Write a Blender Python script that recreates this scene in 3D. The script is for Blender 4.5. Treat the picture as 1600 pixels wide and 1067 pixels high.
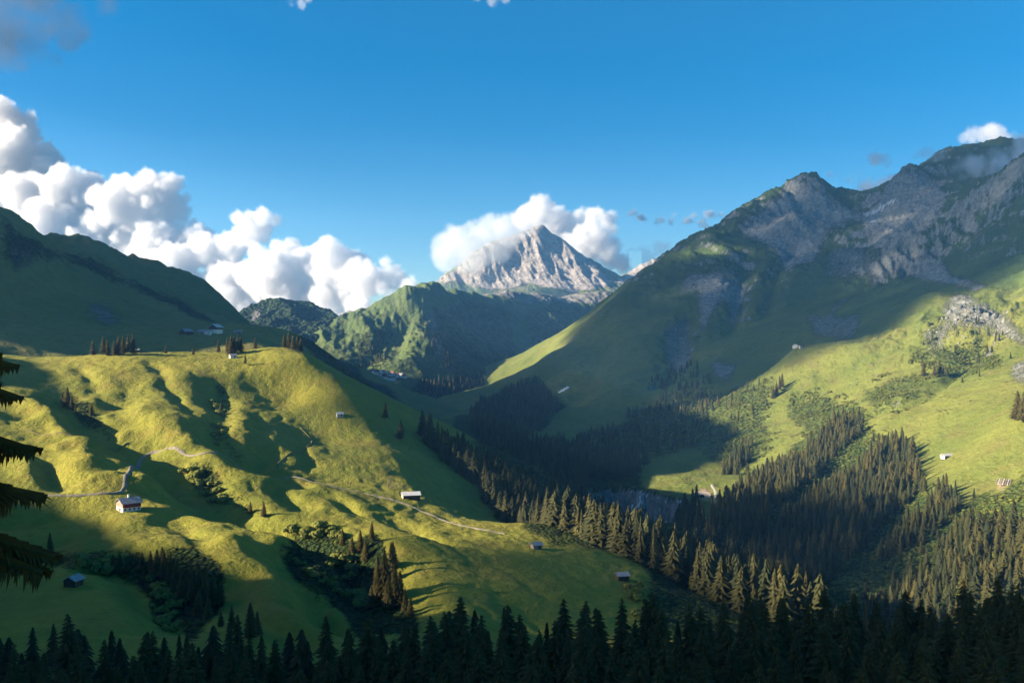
import bpy, math, random, time
import numpy as np
from mathutils import Vector, Matrix
T0 = time.time()
for o in list(bpy.data.objects): bpy.data.objects.remove(o)
SC = bpy.context.scene
COL = SC.collection
R = math.radians

# ------------------------------------------------------------------ camera, sky, sun, exposure
F, CU, CV = 1500.0, 800.0, 533.5          # the lens in pixels of the 1600 x 1067 photograph
cd = bpy.data.cameras.new('camera'); cam = bpy.data.objects.new('camera', cd); COL.objects.link(cam)
cd.sensor_width = 36.0; cd.lens = 36.0 * F / 1600.0
cd.clip_start = 0.5; cd.clip_end = 60000
cam.location = (0, 0, 0); cam.rotation_euler = (R(90), 0, 0)
SC.camera = cam
SUN_EL, SUN_AZ = 19.0, 6.0     # the sun stands low on the left, a little behind the camera
w = bpy.data.worlds.new('World'); SC.world = w; w.use_nodes = True
nt = w.node_tree; nt.nodes.clear()
sky = nt.nodes.new('ShaderNodeTexSky'); sky.sky_type = 'NISHITA'; sky.sun_disc = False
sky.sun_elevation = R(SUN_EL); sky.sun_rotation = R(-90 - SUN_AZ); sky.altitude = 1500
sky.air_density = 1.0; sky.dust_density = 1.6; sky.ozone_density = 2.5
hs = nt.nodes.new('ShaderNodeHueSaturation'); hs.inputs['Saturation'].default_value = 1.5; hs.inputs['Value'].default_value = 0.64
hs.inputs['Hue'].default_value = 0.495
bg = nt.nodes.new('ShaderNodeBackground'); bg.inputs['Strength'].default_value = 0.068
wo = nt.nodes.new('ShaderNodeOutputWorld')
nt.links.new(sky.outputs[0], hs.inputs['Color']); nt.links.new(hs.outputs[0], bg.inputs['Color']); nt.links.new(bg.outputs[0], wo.inputs[0])
sd = bpy.data.lights.new('sun', 'SUN'); sd.energy = 5.0; sd.angle = R(0.55); sd.color = (1.0, 0.86, 0.66)
sun = bpy.data.objects.new('sun', sd); COL.objects.link(sun)
sdir = Vector((-math.cos(R(SUN_EL)) * math.cos(R(SUN_AZ)), -math.cos(R(SUN_EL)) * math.sin(R(SUN_AZ)), math.sin(R(SUN_EL))))        # towards the sun
sun.rotation_euler = sdir.to_track_quat('Z', 'Y').to_euler(); sun.location = (-300, 0, 300)
vs = SC.view_settings; vs.view_transform = 'Standard'; vs.look = 'None'; vs.gamma = 1.0; vs.use_curve_mapping = False
vs.exposure = 2.0
cy = SC.cycles
cy.use_denoising = True
try: cy.denoiser = 'OPENIMAGEDENOISE'
except Exception: pass
cy.max_bounces = 10; cy.diffuse_bounces = 3; cy.glossy_bounces = 2; cy.transmission_bounces = 2; cy.transparent_max_bounces = 8
cy.volume_bounces = 6; cy.volume_step_rate = 1.0; cy.volume_max_steps = 256
cy.use_adaptive_sampling = True; cy.adaptive_threshold = 0.012
cy.sample_clamp_indirect = 6.0

# ------------------------------------------------------------------ helpers
def tag(o, label=None, cat=None, group=None, kind=None):
    if label: o['label'] = label
    if cat: o['category'] = cat
    if group: o['group'] = group
    if kind: o['kind'] = kind
    return o
def link(name, me, mat=None, parent=None):
    o = bpy.data.objects.new(name, me); COL.objects.link(o)
    if mat is not None and me is not None:
        if len(me.materials) == 0: me.materials.append(mat)
    if parent is not None: o.parent = parent
    return o
def empty(name, loc, rz=0.0, s=1.0):
    o = bpy.data.objects.new(name, None); COL.objects.link(o)
    o.empty_display_size = 0.5
    o.location = loc; o.rotation_euler = (0, 0, rz); o.scale = (s, s, s)
    return o
def mesh(name, verts, faces, smooth=False):
    me = bpy.data.meshes.new(name)
    verts = np.asarray(verts, dtype=np.float32).reshape(-1, 3)
    if isinstance(faces, np.ndarray):
        n, k = faces.shape
        me.vertices.add(len(verts)); me.vertices.foreach_set('co', verts.ravel())
        me.loops.add(n * k); me.loops.foreach_set('vertex_index', faces.astype(np.int32).ravel())
        me.polygons.add(n); me.polygons.foreach_set('loop_start', np.arange(0, n * k, k, dtype=np.int32))
        me.polygons.foreach_set('loop_total', np.full(n, k, dtype=np.int32))
        me.update(calc_edges=True)
    else:
        me.from_pydata(verts.tolist(), [], faces); me.update()
    if smooth: me.polygons.foreach_set('use_smooth', np.ones(len(me.polygons), dtype=bool))
    return me
def P(u, v, d): return ((u - CU) / F * d, d, -(v - CV) / F * d)

_rs = np.random.RandomState(7)
_perm = np.concatenate([_rs.permutation(4096)] * 2)
_ang = _rs.rand(4096) * 2 * np.pi
_gx, _gy = np.cos(_ang), np.sin(_ang)
def pn(x, y, seed=0):
    xi = np.floor(x).astype(np.int64); yi = np.floor(y).astype(np.int64)
    xf = x - xi; yf = y - yi
    a = xf * xf * xf * (xf * (xf * 6 - 15) + 10); b = yf * yf * yf * (yf * (yf * 6 - 15) + 10)
    def g(ix, iy, dx, dy):
        h = _perm[(_perm[(ix + seed * 131) & 4095] + iy) & 4095]
        return _gx[h] * dx + _gy[h] * dy
    n00 = g(xi, yi, xf, yf); n10 = g(xi + 1, yi, xf - 1, yf)
    n01 = g(xi, yi + 1, xf, yf - 1); n11 = g(xi + 1, yi + 1, xf - 1, yf - 1)
    return ((n00 * (1 - a) + n10 * a) * (1 - b) + (n01 * (1 - a) + n11 * a) * b) * 1.5
def fbm(x, y, sc, oct=4, seed=0, gain=0.5):
    s = 0; amp = 1.0; f = 1.0 / sc
    for k in range(oct):
        s = s + amp * pn(x * f + 17.3 * k, y * f - 9.1 * k, seed + k); amp *= gain; f *= 2.03
    return s
def ridged(x, y, sc, oct=4, seed=0, gain=0.5):
    s = 0; amp = 1.0; f = 1.0 / sc
    for k in range(oct):
        s = s + amp * (1 - 2.2 * np.abs(pn(x * f + 5.7 * k, y * f + 3.3 * k, seed + k))); amp *= gain; f *= 2.07
    return s
def in_poly(u, v, poly):
    p = np.asarray(poly, float); inside = np.zeros(u.shape, bool); j = len(p) - 1
    for i in range(len(p)):
        yi, yj, xi, xj = p[i, 1], p[j, 1], p[i, 0], p[j, 0]
        if yi != yj:
            inside ^= ((yi > v) != (yj > v)) & (u < (xj - xi) * (v - yi) / (yj - yi) + xi)
        j = i
    return inside
def seg_dist(x, y, pts):
    """distance of points to a polyline and position 0..1 along it"""
    best = np.full(x.shape, 1e9); tt = np.zeros(x.shape); n = len(pts) - 1
    for i in range(n):
        ax, ay = pts[i][:2]; bx, by = pts[i + 1][:2]
        dx, dy = bx - ax, by - ay; L = dx * dx + dy * dy + 1e-9
        t = np.clip(((x - ax) * dx + (y - ay) * dy) / L, 0, 1)
        d = np.hypot(x - ax - t * dx, y - ay - t * dy)
        m = d < best; best = np.where(m, d, best); tt = np.where(m, (i + t) / n, tt)
    return best, tt
def smooth01(x): x = np.clip(x, 0, 1); return x * x * (3 - 2 * x)

def catmull(p, n=10):
    p = [np.array(q, float) for q in p]; p = [2 * p[0] - p[1]] + p + [2 * p[-1] - p[-2]]; o = []
    for i in range(1, len(p) - 2):
        for k in range(n):
            t = k / n; o.append(0.5 * (2 * p[i] + (p[i + 1] - p[i - 1]) * t + (2 * p[i - 1] - 5 * p[i] + 4 * p[i + 1] - p[i + 2]) * t * t + (3 * p[i] - p[i - 1] - 3 * p[i + 1] + p[i + 2]) * t ** 3))
    o.append(p[-2]); return np.array(o)
class Ground:
    """a height field through measured control points, with gullies, mounds and relief on top"""
    def __init__(self, ctrl, c, lam=1e-4):
        self.c = c / 1000.0
        A = np.array(ctrl, float); self.p = A[:, :2] / 1000.0; z = A[:, 2]
        n = len(A); K = np.sqrt(((self.p[:, None] - self.p[None]) ** 2).sum(-1) + self.c ** 2)
        M = np.zeros((n + 3, n + 3)); M[:n, :n] = -K + lam * np.eye(n)
        M[:n, n] = 1; M[:n, n + 1:] = self.p; M[n, :n] = 1; M[n + 1:, :n] = self.p.T
        self.w = np.linalg.solve(M, np.concatenate([z, [0, 0, 0]])); self.n = n
        self.feats = []; self.rel = None; self.y0, self.y1 = A[:, 1].min(), A[:, 1].max()
    def base(self, x, y):
        sh = x.shape; x = x.ravel() / 1000.0; y = y.ravel() / 1000.0
        o = self.w[self.n] + self.w[self.n + 1] * x + self.w[self.n + 2] * y
        for i in range(self.n):
            o -= self.w[i] * np.sqrt((x - self.p[i, 0]) ** 2 + (y - self.p[i, 1]) ** 2 + self.c ** 2)
        return o.reshape(sh)
    def h(self, x, y, rel=True):
        x = np.asarray(x, float); y = np.asarray(y, float)
        z = self.base(x, y)
        for f in self.feats: z = z + f(x, y)
        if rel and self.rel is not None: z = z + self.rel(x, y, z)
        return z
    def hit(self, u, v, rel=True, y0=None, y1=None, n=900):
        """where the sight line through a photograph pixel first meets the ground"""
        y = np.geomspace(max(y0 or self.y0, 20), y1 or self.y1, n)
        x = (u - CU) / F * y; zr = -(v - CV) / F * y
        d = zr - self.h(x, y, rel)
        k = np.nonzero((d[:-1] > 0) & (d[1:] <= 0))[0]
        if len(k) == 0:
            k = [int(np.argmin(np.abs(d)))]; i = k[0]; yy = y[i]
        else:
            i = k[0]; t = d[i] / (d[i] - d[i + 1]); yy = y[i] + t * (y[i + 1] - y[i])
        xx = (u - CU) / F * yy
        return xx, yy, float(self.h(np.array([xx]), np.array([yy]), rel)[0])
    def gully(self, pix, depth, width, bank=0.0, y0=None):
        pts = [self.hit(u, v, False, y0=y0) for u, v in pix]
        def f(x, y):
            wob = 1 + 0.35 * pn(x / 23.0, y / 23.0, 3)
            d, t = seg_dist(x + 5 * pn(x / 40, y / 40, 11), y + 9 * pn(x / 40, y / 40, 12), pts)
            e = smooth01(t / 0.18 + 0.15) * smooth01((1 - t) / 0.12 + 0.25)
            g = np.exp(-(d / (width * wob)) ** 2)
            return e * (-depth * g + bank * np.exp(-((d - 2.1 * width) / width) ** 2))
        self.feats.append(f)
    def mound(self, u, v, hgt, rx, ry, ang=0.0):
        cx, cy_, _ = self.hit(u, v, False); ca, sa = math.cos(ang), math.sin(ang)
        def f(x, y):
            a = ((x - cx) * ca + (y - cy_) * sa) / rx; b = (-(x - cx) * sa + (y - cy_) * ca) / ry
            return hgt * np.exp(-(a * a + b * b))
        self.feats.append(f)
    def build(self, name, mat, u0, u1, nu, y0, y1, ny, pw=None, label=None, maskf=None, kind='structure'):
        us = np.linspace(u0, u1, nu)
        ys = np.geomspace(y0, y1, ny) if pw is None else y0 + (y1 - y0) * np.linspace(0, 1, ny) ** pw
        U, Y = np.meshgrid(us, ys); X = (U - CU) / F * Y
        Z = self.h(X, Y)
        V = CV - Z / Y * F
        q = np.arange(nu * ny).reshape(ny, nu)
        faces = np.stack([q[:-1, :-1], q[:-1, 1:], q[1:, 1:], q[1:, :-1]], -1).reshape(-1, 4)
        me = mesh(name, np.stack([X, Y, Z], -1), faces, True)
        if maskf is not None:
            m = maskf(U, V, X, Y, Z).reshape(-1, 4).astype(np.float32)
            at = me.color_attributes.new('cover', 'FLOAT_COLOR', 'POINT'); at.data.foreach_set('color', m.ravel())
        o = link(name, me, mat); tag(o, label, kind=kind)
        return o
def covers(U, V, X, Y, specs, jit=16.0, sc=40.0):
    """which ground cover lies where: [(channel, amount, polygon)] -> r rock, g scrub, b pale scree or snow, a bare earth"""
    s = Y / F; k = np.clip(Y / 600.0, 0.5, 8)
    ju = U + jit * fbm(X / k, Y / k, sc * 0.4, 4, 21, 0.65) ; jv = V + jit * fbm(X / k, Y / k, sc * 0.4, 4, 31, 0.65)
    m = np.zeros(U.shape + (4,))
    for ch, amt, poly in specs:
        ins = in_poly(ju, jv, poly) if ch != 2 else in_poly(U + 0.18 * (ju - U), V + 0.18 * (jv - V), poly); m[..., ch] = np.where(ins, np.maximum(m[..., ch], amt), m[..., ch])
    sharp = m[..., 2].copy()
    for k in (3, 2, 2):                                   # soften the borders so that the shader can fray them
        for ax in (0, 1):
            p = np.concatenate([np.repeat(np.take(m, [0], ax), k, ax), m, np.repeat(np.take(m, [-1], ax), k, ax)], ax)
            c = np.cumsum(np.concatenate([np.zeros_like(np.take(p, [0], ax)), p], ax), ax)
            n = m.shape[ax]; w_ = 2 * k + 1
            m = (np.take(c, np.arange(w_, w_ + n), ax) - np.take(c, np.arange(0, n), ax)) / w_
    m[..., 2] = 0.5 * m[..., 2] + 0.5 * sharp
    return m

# ------------------------------------------------------------------ materials
class N:
    def __init__(self, name):
        self.m = bpy.data.materials.new(name); self.m.use_nodes = True
        self.t = self.m.node_tree; self.t.nodes.clear()
        self.out = self.t.nodes.new('ShaderNodeOutputMaterial')
    def n(self, typ, **kw):
        nd = self.t.nodes.new(typ)
        for k, v in kw.items(): setattr(nd, k, v)
        return nd
    def l(self, a, b): self.t.links.new(a, b)
    def setin(self, nd, key, val):
        if hasattr(val, 'is_linked') or isinstance(val, bpy.types.NodeSocket): self.l(val, nd.inputs[key])
        else: nd.inputs[key].default_value = val
    def noise(self, scale, detail=4, rough=0.55, vec=None, dist=0.0):
        nd = self.n('ShaderNodeTexNoise'); nd.inputs['Scale'].default_value = scale
        nd.inputs['Detail'].default_value = detail; nd.inputs['Roughness'].default_value = rough; nd.inputs['Distortion'].default_value = dist
        if vec is not None: self.l(vec, nd.inputs['Vector'])
        return nd.outputs[0]
    def mul(self, a, b): return self.math('MULTIPLY', a, b)
    def math(self, op, a, b=0.0, c=None):
        nd = self.n('ShaderNodeMath', operation=op); self.setin(nd, 0, a); self.setin(nd, 1, b)
        if c is not None: self.setin(nd, 2, c)
        return nd.outputs[0]
    def ramp(self, fac, lo, hi, a=0.0, b=1.0):
        nd = self.n('ShaderNodeMapRange'); nd.interpolation_type = 'SMOOTHSTEP'
        self.setin(nd, 0, fac); self.setin(nd, 1, lo); self.setin(nd, 2, hi); self.setin(nd, 3, a); self.setin(nd, 4, b)
        return nd.outputs[0]
    def mix(self, fac, a, b):
        nd = self.n('ShaderNodeMix', data_type='RGBA'); self.setin(nd, 0, fac)
        for i, c in ((6, a), (7, b)):
            if isinstance(c, tuple): nd.inputs[i].default_value = c + (1,) if len(c) == 3 else c
            else: self.l(c, nd.inputs[i])
        return nd.outputs[2]
    def bsdf(self, col, rough=0.9, spec=0.2, bump=None, bstr=0.5, bdist=1.0):
        b = self.n('ShaderNodeBsdfPrincipled'); self.setin(b, 'Base Color', col if not isinstance(col, tuple) else col + (1,))
        self.setin(b, 'Roughness', rough); b.inputs['Specular IOR Level'].default_value = spec
        if bump is not None:
            bp = self.n('ShaderNodeBump'); bp.inputs['Strength'].default_value = bstr; bp.inputs['Distance'].default_value = bdist
            self.l(bump, bp.inputs['Height']); self.l(bp.outputs[0], b.inputs['Normal'])
        self.l(b.outputs[0], self.out.inputs[0]); return b

def ground_mat(name, g1, g2, g3, scrub, rock1, rock2, pale, earth, big, fine, rockslope=(0.62, 0.5), bump=0.6, high=None):
    """grass of three tones, scrub, rock, pale scree and bare earth by the cover mask and by steepness; sizes in metres"""
    m = N(name); geo = m.n('ShaderNodeNewGeometry'); pos = geo.outputs['Position']
    sep = m.n('ShaderNodeSeparateXYZ'); m.l(geo.outputs['Normal'], sep.inputs[0])
    at = m.n('ShaderNodeAttribute'); at.attribute_name = 'cover'; sc = m.n('ShaderNodeSeparateColor'); m.l(at.outputs['Color'], sc.inputs[0])
    # streaks that run down the slope: noise stretched
    n1 = m.noise(1 / big, 5, 0.6, pos); n2 = m.noise(1 / fine, 5, 0.65, pos); n3 = m.noise(4.2 / big, 4, 0.6, pos)
    n4 = m.noise(3.5 / fine, 3, 0.7, pos)
    g = m.mix(m.ramp(n1, 0.38, 0.62), g1, g2)
    g = m.mix(m.ramp(n3, 0.47, 0.70, 0, 0.75), g, g3)
    g = m.mix(m.ramp(n2, 0.40, 0.75, 0.0, 0.38), g, tuple(c * 0.5 for c in g2))
    g = m.mix(m.ramp(n4, 0.52, 0.75, 0.0, 0.25), g, tuple(c * 1.5 for c in g1))
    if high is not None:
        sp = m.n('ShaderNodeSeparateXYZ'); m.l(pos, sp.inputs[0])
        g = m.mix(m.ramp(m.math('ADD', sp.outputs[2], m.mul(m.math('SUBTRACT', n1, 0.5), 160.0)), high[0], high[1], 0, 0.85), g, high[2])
    def edge(ch, width=0.22):
        nn = m.math('ADD', m.mul(n2, 0.5), m.mul(n4, 0.5))
        return m.ramp(m.math('ADD', ch, m.mul(m.math('SUBTRACT', nn, 0.5), 1.7)), 0.5 - width, 0.5 + width)
    sv = m.n('ShaderNodeTexVoronoi'); sv.inputs['Scale'].default_value = 2.4 / fine; m.l(pos, sv.inputs['Vector'])
    scb = m.mix(m.ramp(sv.outputs['Distance'], 0.15, 0.6), tuple(c * 1.25 for c in scrub), tuple(c * 0.45 for c in scrub))
    c = m.mix(edge(sc.outputs[1]), g, scb)
    wv = m.n('ShaderNodeTexWave'); wv.inputs['Scale'].default_value = 0.12 / fine; wv.inputs['Distortion'].default_value = 14; wv.inputs['Detail'].default_value = 5
    wv.inputs['Detail Scale'].default_value = 1.4; wv.bands_direction = 'Z'; m.l(pos, wv.inputs['Vector'])
    rk = m.mix(m.ramp(m.noise(1.6 / fine, 7, 0.72, pos), 0.32, 0.68), rock1, rock2)
    mpn = m.n('ShaderNodeMapping'); mpn.inputs['Scale'].default_value = (1.0, 1.0, 0.22); m.l(pos, mpn.inputs['Vector'])
    rk = m.mix(m.ramp(m.noise(1.1 / fine, 5, 0.65, mpn.outputs[0]), 0.45, 0.62, 0, 0.6), rk, tuple(c * 0.5 for c in rock1))
    rk = m.mix(m.mul(wv.outputs['Fac'], 0.25), rk, tuple(c * 0.6 for c in rock1))
    steep = m.ramp(m.math('ADD', sep.outputs[2], m.mul(m.math('SUBTRACT', n2, 0.5), 0.5)), rockslope[1], rockslope[0], 1.0, 0.0)
    rf = m.math('MAXIMUM', edge(sc.outputs[0]), steep)
    c = m.mix(rf, c, rk)
    c = m.mix(edge(sc.outputs[2], 0.15), c, pale)
    c = m.mix(m.ramp(m.math('ADD', at.outputs['Alpha'], m.mul(m.math('SUBTRACT', n2, 0.5), 0.5)), 0.4, 0.6), c, earth)
    hb = m.math('ADD', m.math('ADD', m.mul(n2, 1.0), m.mul(n4, 0.35)), m.mul(m.mul(sv.outputs['Distance'], -1.2), edge(sc.outputs[1])))
    hb = m.math('ADD', hb, m.mul(rf, m.mul(m.noise(1.3 / fine, 8, 0.75, pos), 2.5)))
    m.bsdf(c, 0.95, 0.08, hb, bump, fine * 0.35)
    return m.m
def plain(name, col, rough=0.85, var=0.25, scale=1.0, spec=0.2, bump=0.3):
    m = N(name); tc = m.n('ShaderNodeTexCoord')
    n = m.noise(scale, 5, 0.65, tc.outputs['Object'])
    c = m.mix(m.ramp(n, 0.3, 0.7), tuple(x * (1 - var) for x in col), tuple(min(1, x * (1 + var)) for x in col))
    m.bsdf(c, rough, spec, n, bump, 0.05); return m.m

GREEN = ground_mat('meadow_grass', (0.232, 0.214, 0.033), (0.176, 0.180, 0.028), (0.215, 0.172, 0.035), (0.030, 0.050, 0.012),
                   (0.22, 0.20, 0.18), (0.34, 0.32, 0.29), (0.42, 0.40, 0.36), (0.20, 0.15, 0.09), 95.0, 6.0, (0.5, 0.34), bump=0.9)
ALPINE = ground_mat('alpine_slope', (0.158, 0.168, 0.036), (0.108, 0.132, 0.027), (0.142, 0.130, 0.038), (0.060, 0.092, 0.020),
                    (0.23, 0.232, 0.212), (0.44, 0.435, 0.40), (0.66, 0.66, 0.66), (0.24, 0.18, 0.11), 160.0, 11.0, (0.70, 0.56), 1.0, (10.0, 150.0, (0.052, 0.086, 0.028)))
LEFTM = ground_mat('left_slope_grass', (0.185, 0.172, 0.044), (0.135, 0.146, 0.036), (0.205, 0.150, 0.050), (0.026, 0.046, 0.014),
                   (0.16, 0.155, 0.15), (0.26, 0.25, 0.24), (0.50, 0.50, 0.50), (0.24, 0.18, 0.11), 180.0, 14.0, (0.55, 0.42), 0.8)
MIDM = ground_mat('far_alpine', (0.100, 0.130, 0.040), (0.062, 0.092, 0.030), (0.090, 0.098, 0.042), (0.026, 0.046, 0.018),
                  (0.20, 0.19, 0.18), (0.34, 0.31, 0.28), (0.75, 0.74, 0.73), (0.34, 0.24, 0.10), 420.0, 38.0, (0.52, 0.42), 0.9)
PEAKM = ground_mat('peak_rock', (0.17, 0.17, 0.09), (0.10, 0.13, 0.06), (0.18, 0.16, 0.11), (0.05, 0.075, 0.035),
                   (0.38, 0.335, 0.30), (0.60, 0.52, 0.45), (0.80, 0.80, 0.80), (0.34, 0.28, 0.2), 500.0, 55.0, (0.80, 0.68), 1.0)

# ------------------------------------------------------------------ the near hill with its meadows
A = []
for y, z, wl, wr in ((0, -3, -3, -3), (55, -30, -28, -28), (110, -58, -55, -53), (170, -80, -74, -72), (240, -92, -84, -88)):
    for k, zz in ((-1.0, wl), (-0.35, z), (0.2, z), (0.75, wr)):
        A.append((k * (40 + 0.75 * y), y, zz))
A += [P(*q) for q in [
    (0, 960, 320), (115, 912, 362), (20, 900, 370), (250, 960, 318), (430, 990, 296), (420, 900, 392), (520, 960, 348), (300, 842, 452), (400, 850, 455),
    (750, 900, 442), (900, 930, 432), (700, 960, 372), (850, 990, 372), (985, 940, 432), (1050, 985, 405), (600, 920, 412), (660, 860, 490),
    (200, 797, 522), (120, 800, 512), (0, 778, 520), (100, 777, 532), (190, 770, 545), (205, 740, 585), (222, 710, 628), (255, 697, 645), (330, 720, 632), (400, 738, 655),
    (500, 758, 672), (600, 780, 640), (700, 818, 590), (790, 833, 562), (350, 800, 545), (450, 790, 592), (470, 830, 520), (570, 850, 486), (260, 790, 535), (0, 860, 425), (80, 850, 445), (180, 850, 445),
    (60, 640, 705), (0, 600, 760), (100, 570, 905), (40, 700, 622), (0, 740, 560), (150, 620, 800), (130, 680, 662), (250, 620, 805), (300, 580, 890), (350, 640, 772), (330, 690, 696),
    (420, 680, 738), (450, 610, 888), (400, 560, 950), (300, 553, 965), (230, 549, 965), (150, 553, 965), (90, 560, 935), (-120, 590, 800), (-150, 700, 640), (-160, 800, 500), (-200, 920, 360),
    (360, 550, 975), (430, 538, 980), (480, 552, 930), (515, 582, 885), (560, 640, 835), (600, 700, 770), (640, 768, 682), (720, 822, 602), (800, 838, 566), (870, 866, 526), (960, 902, 472),
    (520, 690, 800), (480, 640, 872)]]
A += [(-430, 1060, -28), (-560, 1060, -14), (-250, 1060, -26), (-700, 1050, 10), (-215, 1000, -12), (-150, 970, -42), (-150, 1080, -60), (-60, 960, -92), (40, 960, -142), (130, 960, -195),
      (-94, 880, -72), (-105, 850, -76), (-20, 860, -118), (50, 850, -146), (120, 850, -186), (200, 850, -215), (-52, 790, -92), (-34, 745, -112), (25, 730, -133), (80, 725, -152), (150, 720, -190), (230, 720, -225),
      (20, 640, -118), (70, 610, -128), (130, 600, -156), (200, 600, -190), (60, 520, -117), (110, 510, -138), (180, 500, -172), (260, 520, -220), (130, 430, -128), (190, 400, -150), (270, 400, -195), (170, 330, -125), (250, 300, -140), (320, 300, -170)]
near = Ground(A, 22.0, 0.01)
near.mound(300, 860, 3.5, 60, 30); near.mound(275, 600, 4, 28, 60, -0.2); near.mound(180, 590, 6, 35, 60); near.mound(280, 660, 3, 34, 34, 0.4)
near.mound(240, 765, 4.5, 32, 14); near.mound(70, 715, 6, 26, 60, 0.7); near.mound(130, 740, 5, 24, 55, 0.6); near.mound(35, 660, 6, 30, 50, 0.6)
near.mound(440, 760, 6.5, 36, 26, -0.2); near.mound(545, 790, 4, 34, 24); near.mound(60, 830, 6, 18, 40, 0.2); near.mound(190, 830, 3, 40, 30)
near.gully([(330, 590), (345, 630), (335, 670), (360, 705), (400, 730), (420, 745)], 5.5, 11, 0.6)
near.gully([(75, 590), (105, 620), (150, 665), (200, 690), (240, 715), (275, 740), (310, 770), (350, 800), (400, 815), (450, 828), (520, 845), (560, 880)], 12, 19, 2.5)
near.gully([(200, 600), (190, 640), (225, 680), (262, 705)], 5, 12, 1.0)
near.gully([(430, 700), (405, 722), (440, 745), (480, 765)], 5, 10)
near.gully([(0, 615), (60, 680), (100, 715), (140, 745)], 7, 12, 1.5)
near.gully([(0, 790), (45, 815), (70, 860), (60, 890)], 7, 13)
near.gully([(85, 775), (95, 815), (75, 865), (85, 885)], 8, 14)
near.gully([(435, 845), (455, 880), (500, 935), (560, 990)], 9, 10, 2.0)
near.gully([(560, 845), (565, 900), (590, 960), (640, 990)], 12, 17, 2.0)
near.gully([(130, 880), (220, 885), (265, 930), (300, 985)], 8, 13, 1.0)
near.gully([(330, 895), (360, 930), (420, 965), (470, 1000)], 5, 9)
near.gully([(470, 690), (482, 720), (468, 735)], 3, 6)
for gp in ([(120, 570), (150, 610), (185, 640)], [(240, 560), (262, 600), (300, 640), (330, 665)], [(20, 640), (70, 665), (130, 700), (180, 735)], [(30, 700), (80, 740), (110, 765)], [(140, 690), (180, 725), (205, 745)], [(500, 770), (530, 785), (545, 805)], [(420, 760), (455, 775), (470, 800)],
           [(250, 800), (290, 820), (330, 850)], [(380, 830), (400, 860), (440, 900)], [(150, 800), (160, 840), (150, 870)], [(600, 800), (650, 830), (700, 850)], [(280, 745), (262, 770), (300, 790)], [(395, 640), (410, 690), (400, 725)]):
    near.gully(gp, 2.6, 6.5, 0.5)
CREST = [P(*q) for q in ((440, 536, 990), (480, 552, 915), (515, 582, 885), (560, 640, 835), (600, 700, 770), (640, 764, 690), (700, 808, 620), (760, 830, 585))]
def beyond_crest(x, y):
    """the hill falls away more steeply on its far side"""
    d, t = seg_dist(x, y, CREST); cx = np.interp(y, [p[1] for p in CREST[::-1]], [p[0] for p in CREST[::-1]])
    e = np.where(x > cx + 3, np.clip(d - 3, 0, 55), 0.0) * smooth01(t / 0.15) * smooth01((1 - t) / 0.2)
    return -0.24 * e
near.feats.append(beyond_crest)
def rel_near(x, y, z):
    a = smooth01((y - 120) / 200.0)
    r = a * (1.9 * fbm(x, y, 75, 3, 40) + 0.6 * fbm(x, y, 22, 3, 44) - 0.5 * np.maximum(0, ridged(x + 0.4 * y, y * 0.35, 26, 3, 45) - 0.75) + 0.28 * fbm(x, y, 6.0, 3, 47))
    # cattle terraces along the slope
    t = np.sin((z + 0.8 * fbm(x, y, 30, 2, 50)) * 2 * math.pi / 2.6)
    return r + a * 0.17 * t * smooth01(0.5 + 1.5 * fbm(x, y, 80, 2, 52))
near.rel = rel_near
NEAR_SPEC = [
    (1, 1.0, [(200, 885), (300, 860), (345, 905), (340, 960), (300, 1010), (230, 940), (170, 890)]),
    (1, 1.0, [(440, 850), (500, 830), (600, 840), (620, 900), (650, 990), (560, 1000), (480, 910)]),
    (1, 0.8, [(280, 730), (320, 735), (345, 770), (420, 800), (410, 815), (345, 800), (300, 770)]),
    (1, 0.8, [(95, 600), (125, 620), (160, 660), (190, 685), (170, 690), (120, 660)]),
    (1, 0.75, [(325, 600), (350, 600), (350, 690), (400, 725), (385, 735), (335, 700)]),
    (1, 0.6, [(60, 860), (200, 860), (210, 895), (70, 890)]),
    (1, 0.7, [(720, 640), (750, 740), (820, 820), (1000, 890), (1000, 960), (1250, 1080), (1300, 700)]),
    (1, 0.6, [(-500, 1050), (500, 1050), (640, 1030), (1000, 1040), (1600, 1020), (1700, 9000), (-600, 9000)]),
    (3, 0.42, [(170, 800), (235, 800), (240, 825), (200, 835), (160, 820)]),
    (0, 0.75, [(600, 745), (632, 750), (636, 768), (605, 760)]),
]
near.build('meadow_hill', GREEN, -420, 1330, 660, 10, 1120, 480, 1.6, 'sunlit green meadow hill with folded gullies and farm tracks', lambda U, V, X, Y, Z: covers(U, V, X, Y, NEAR_SPEC))

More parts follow.
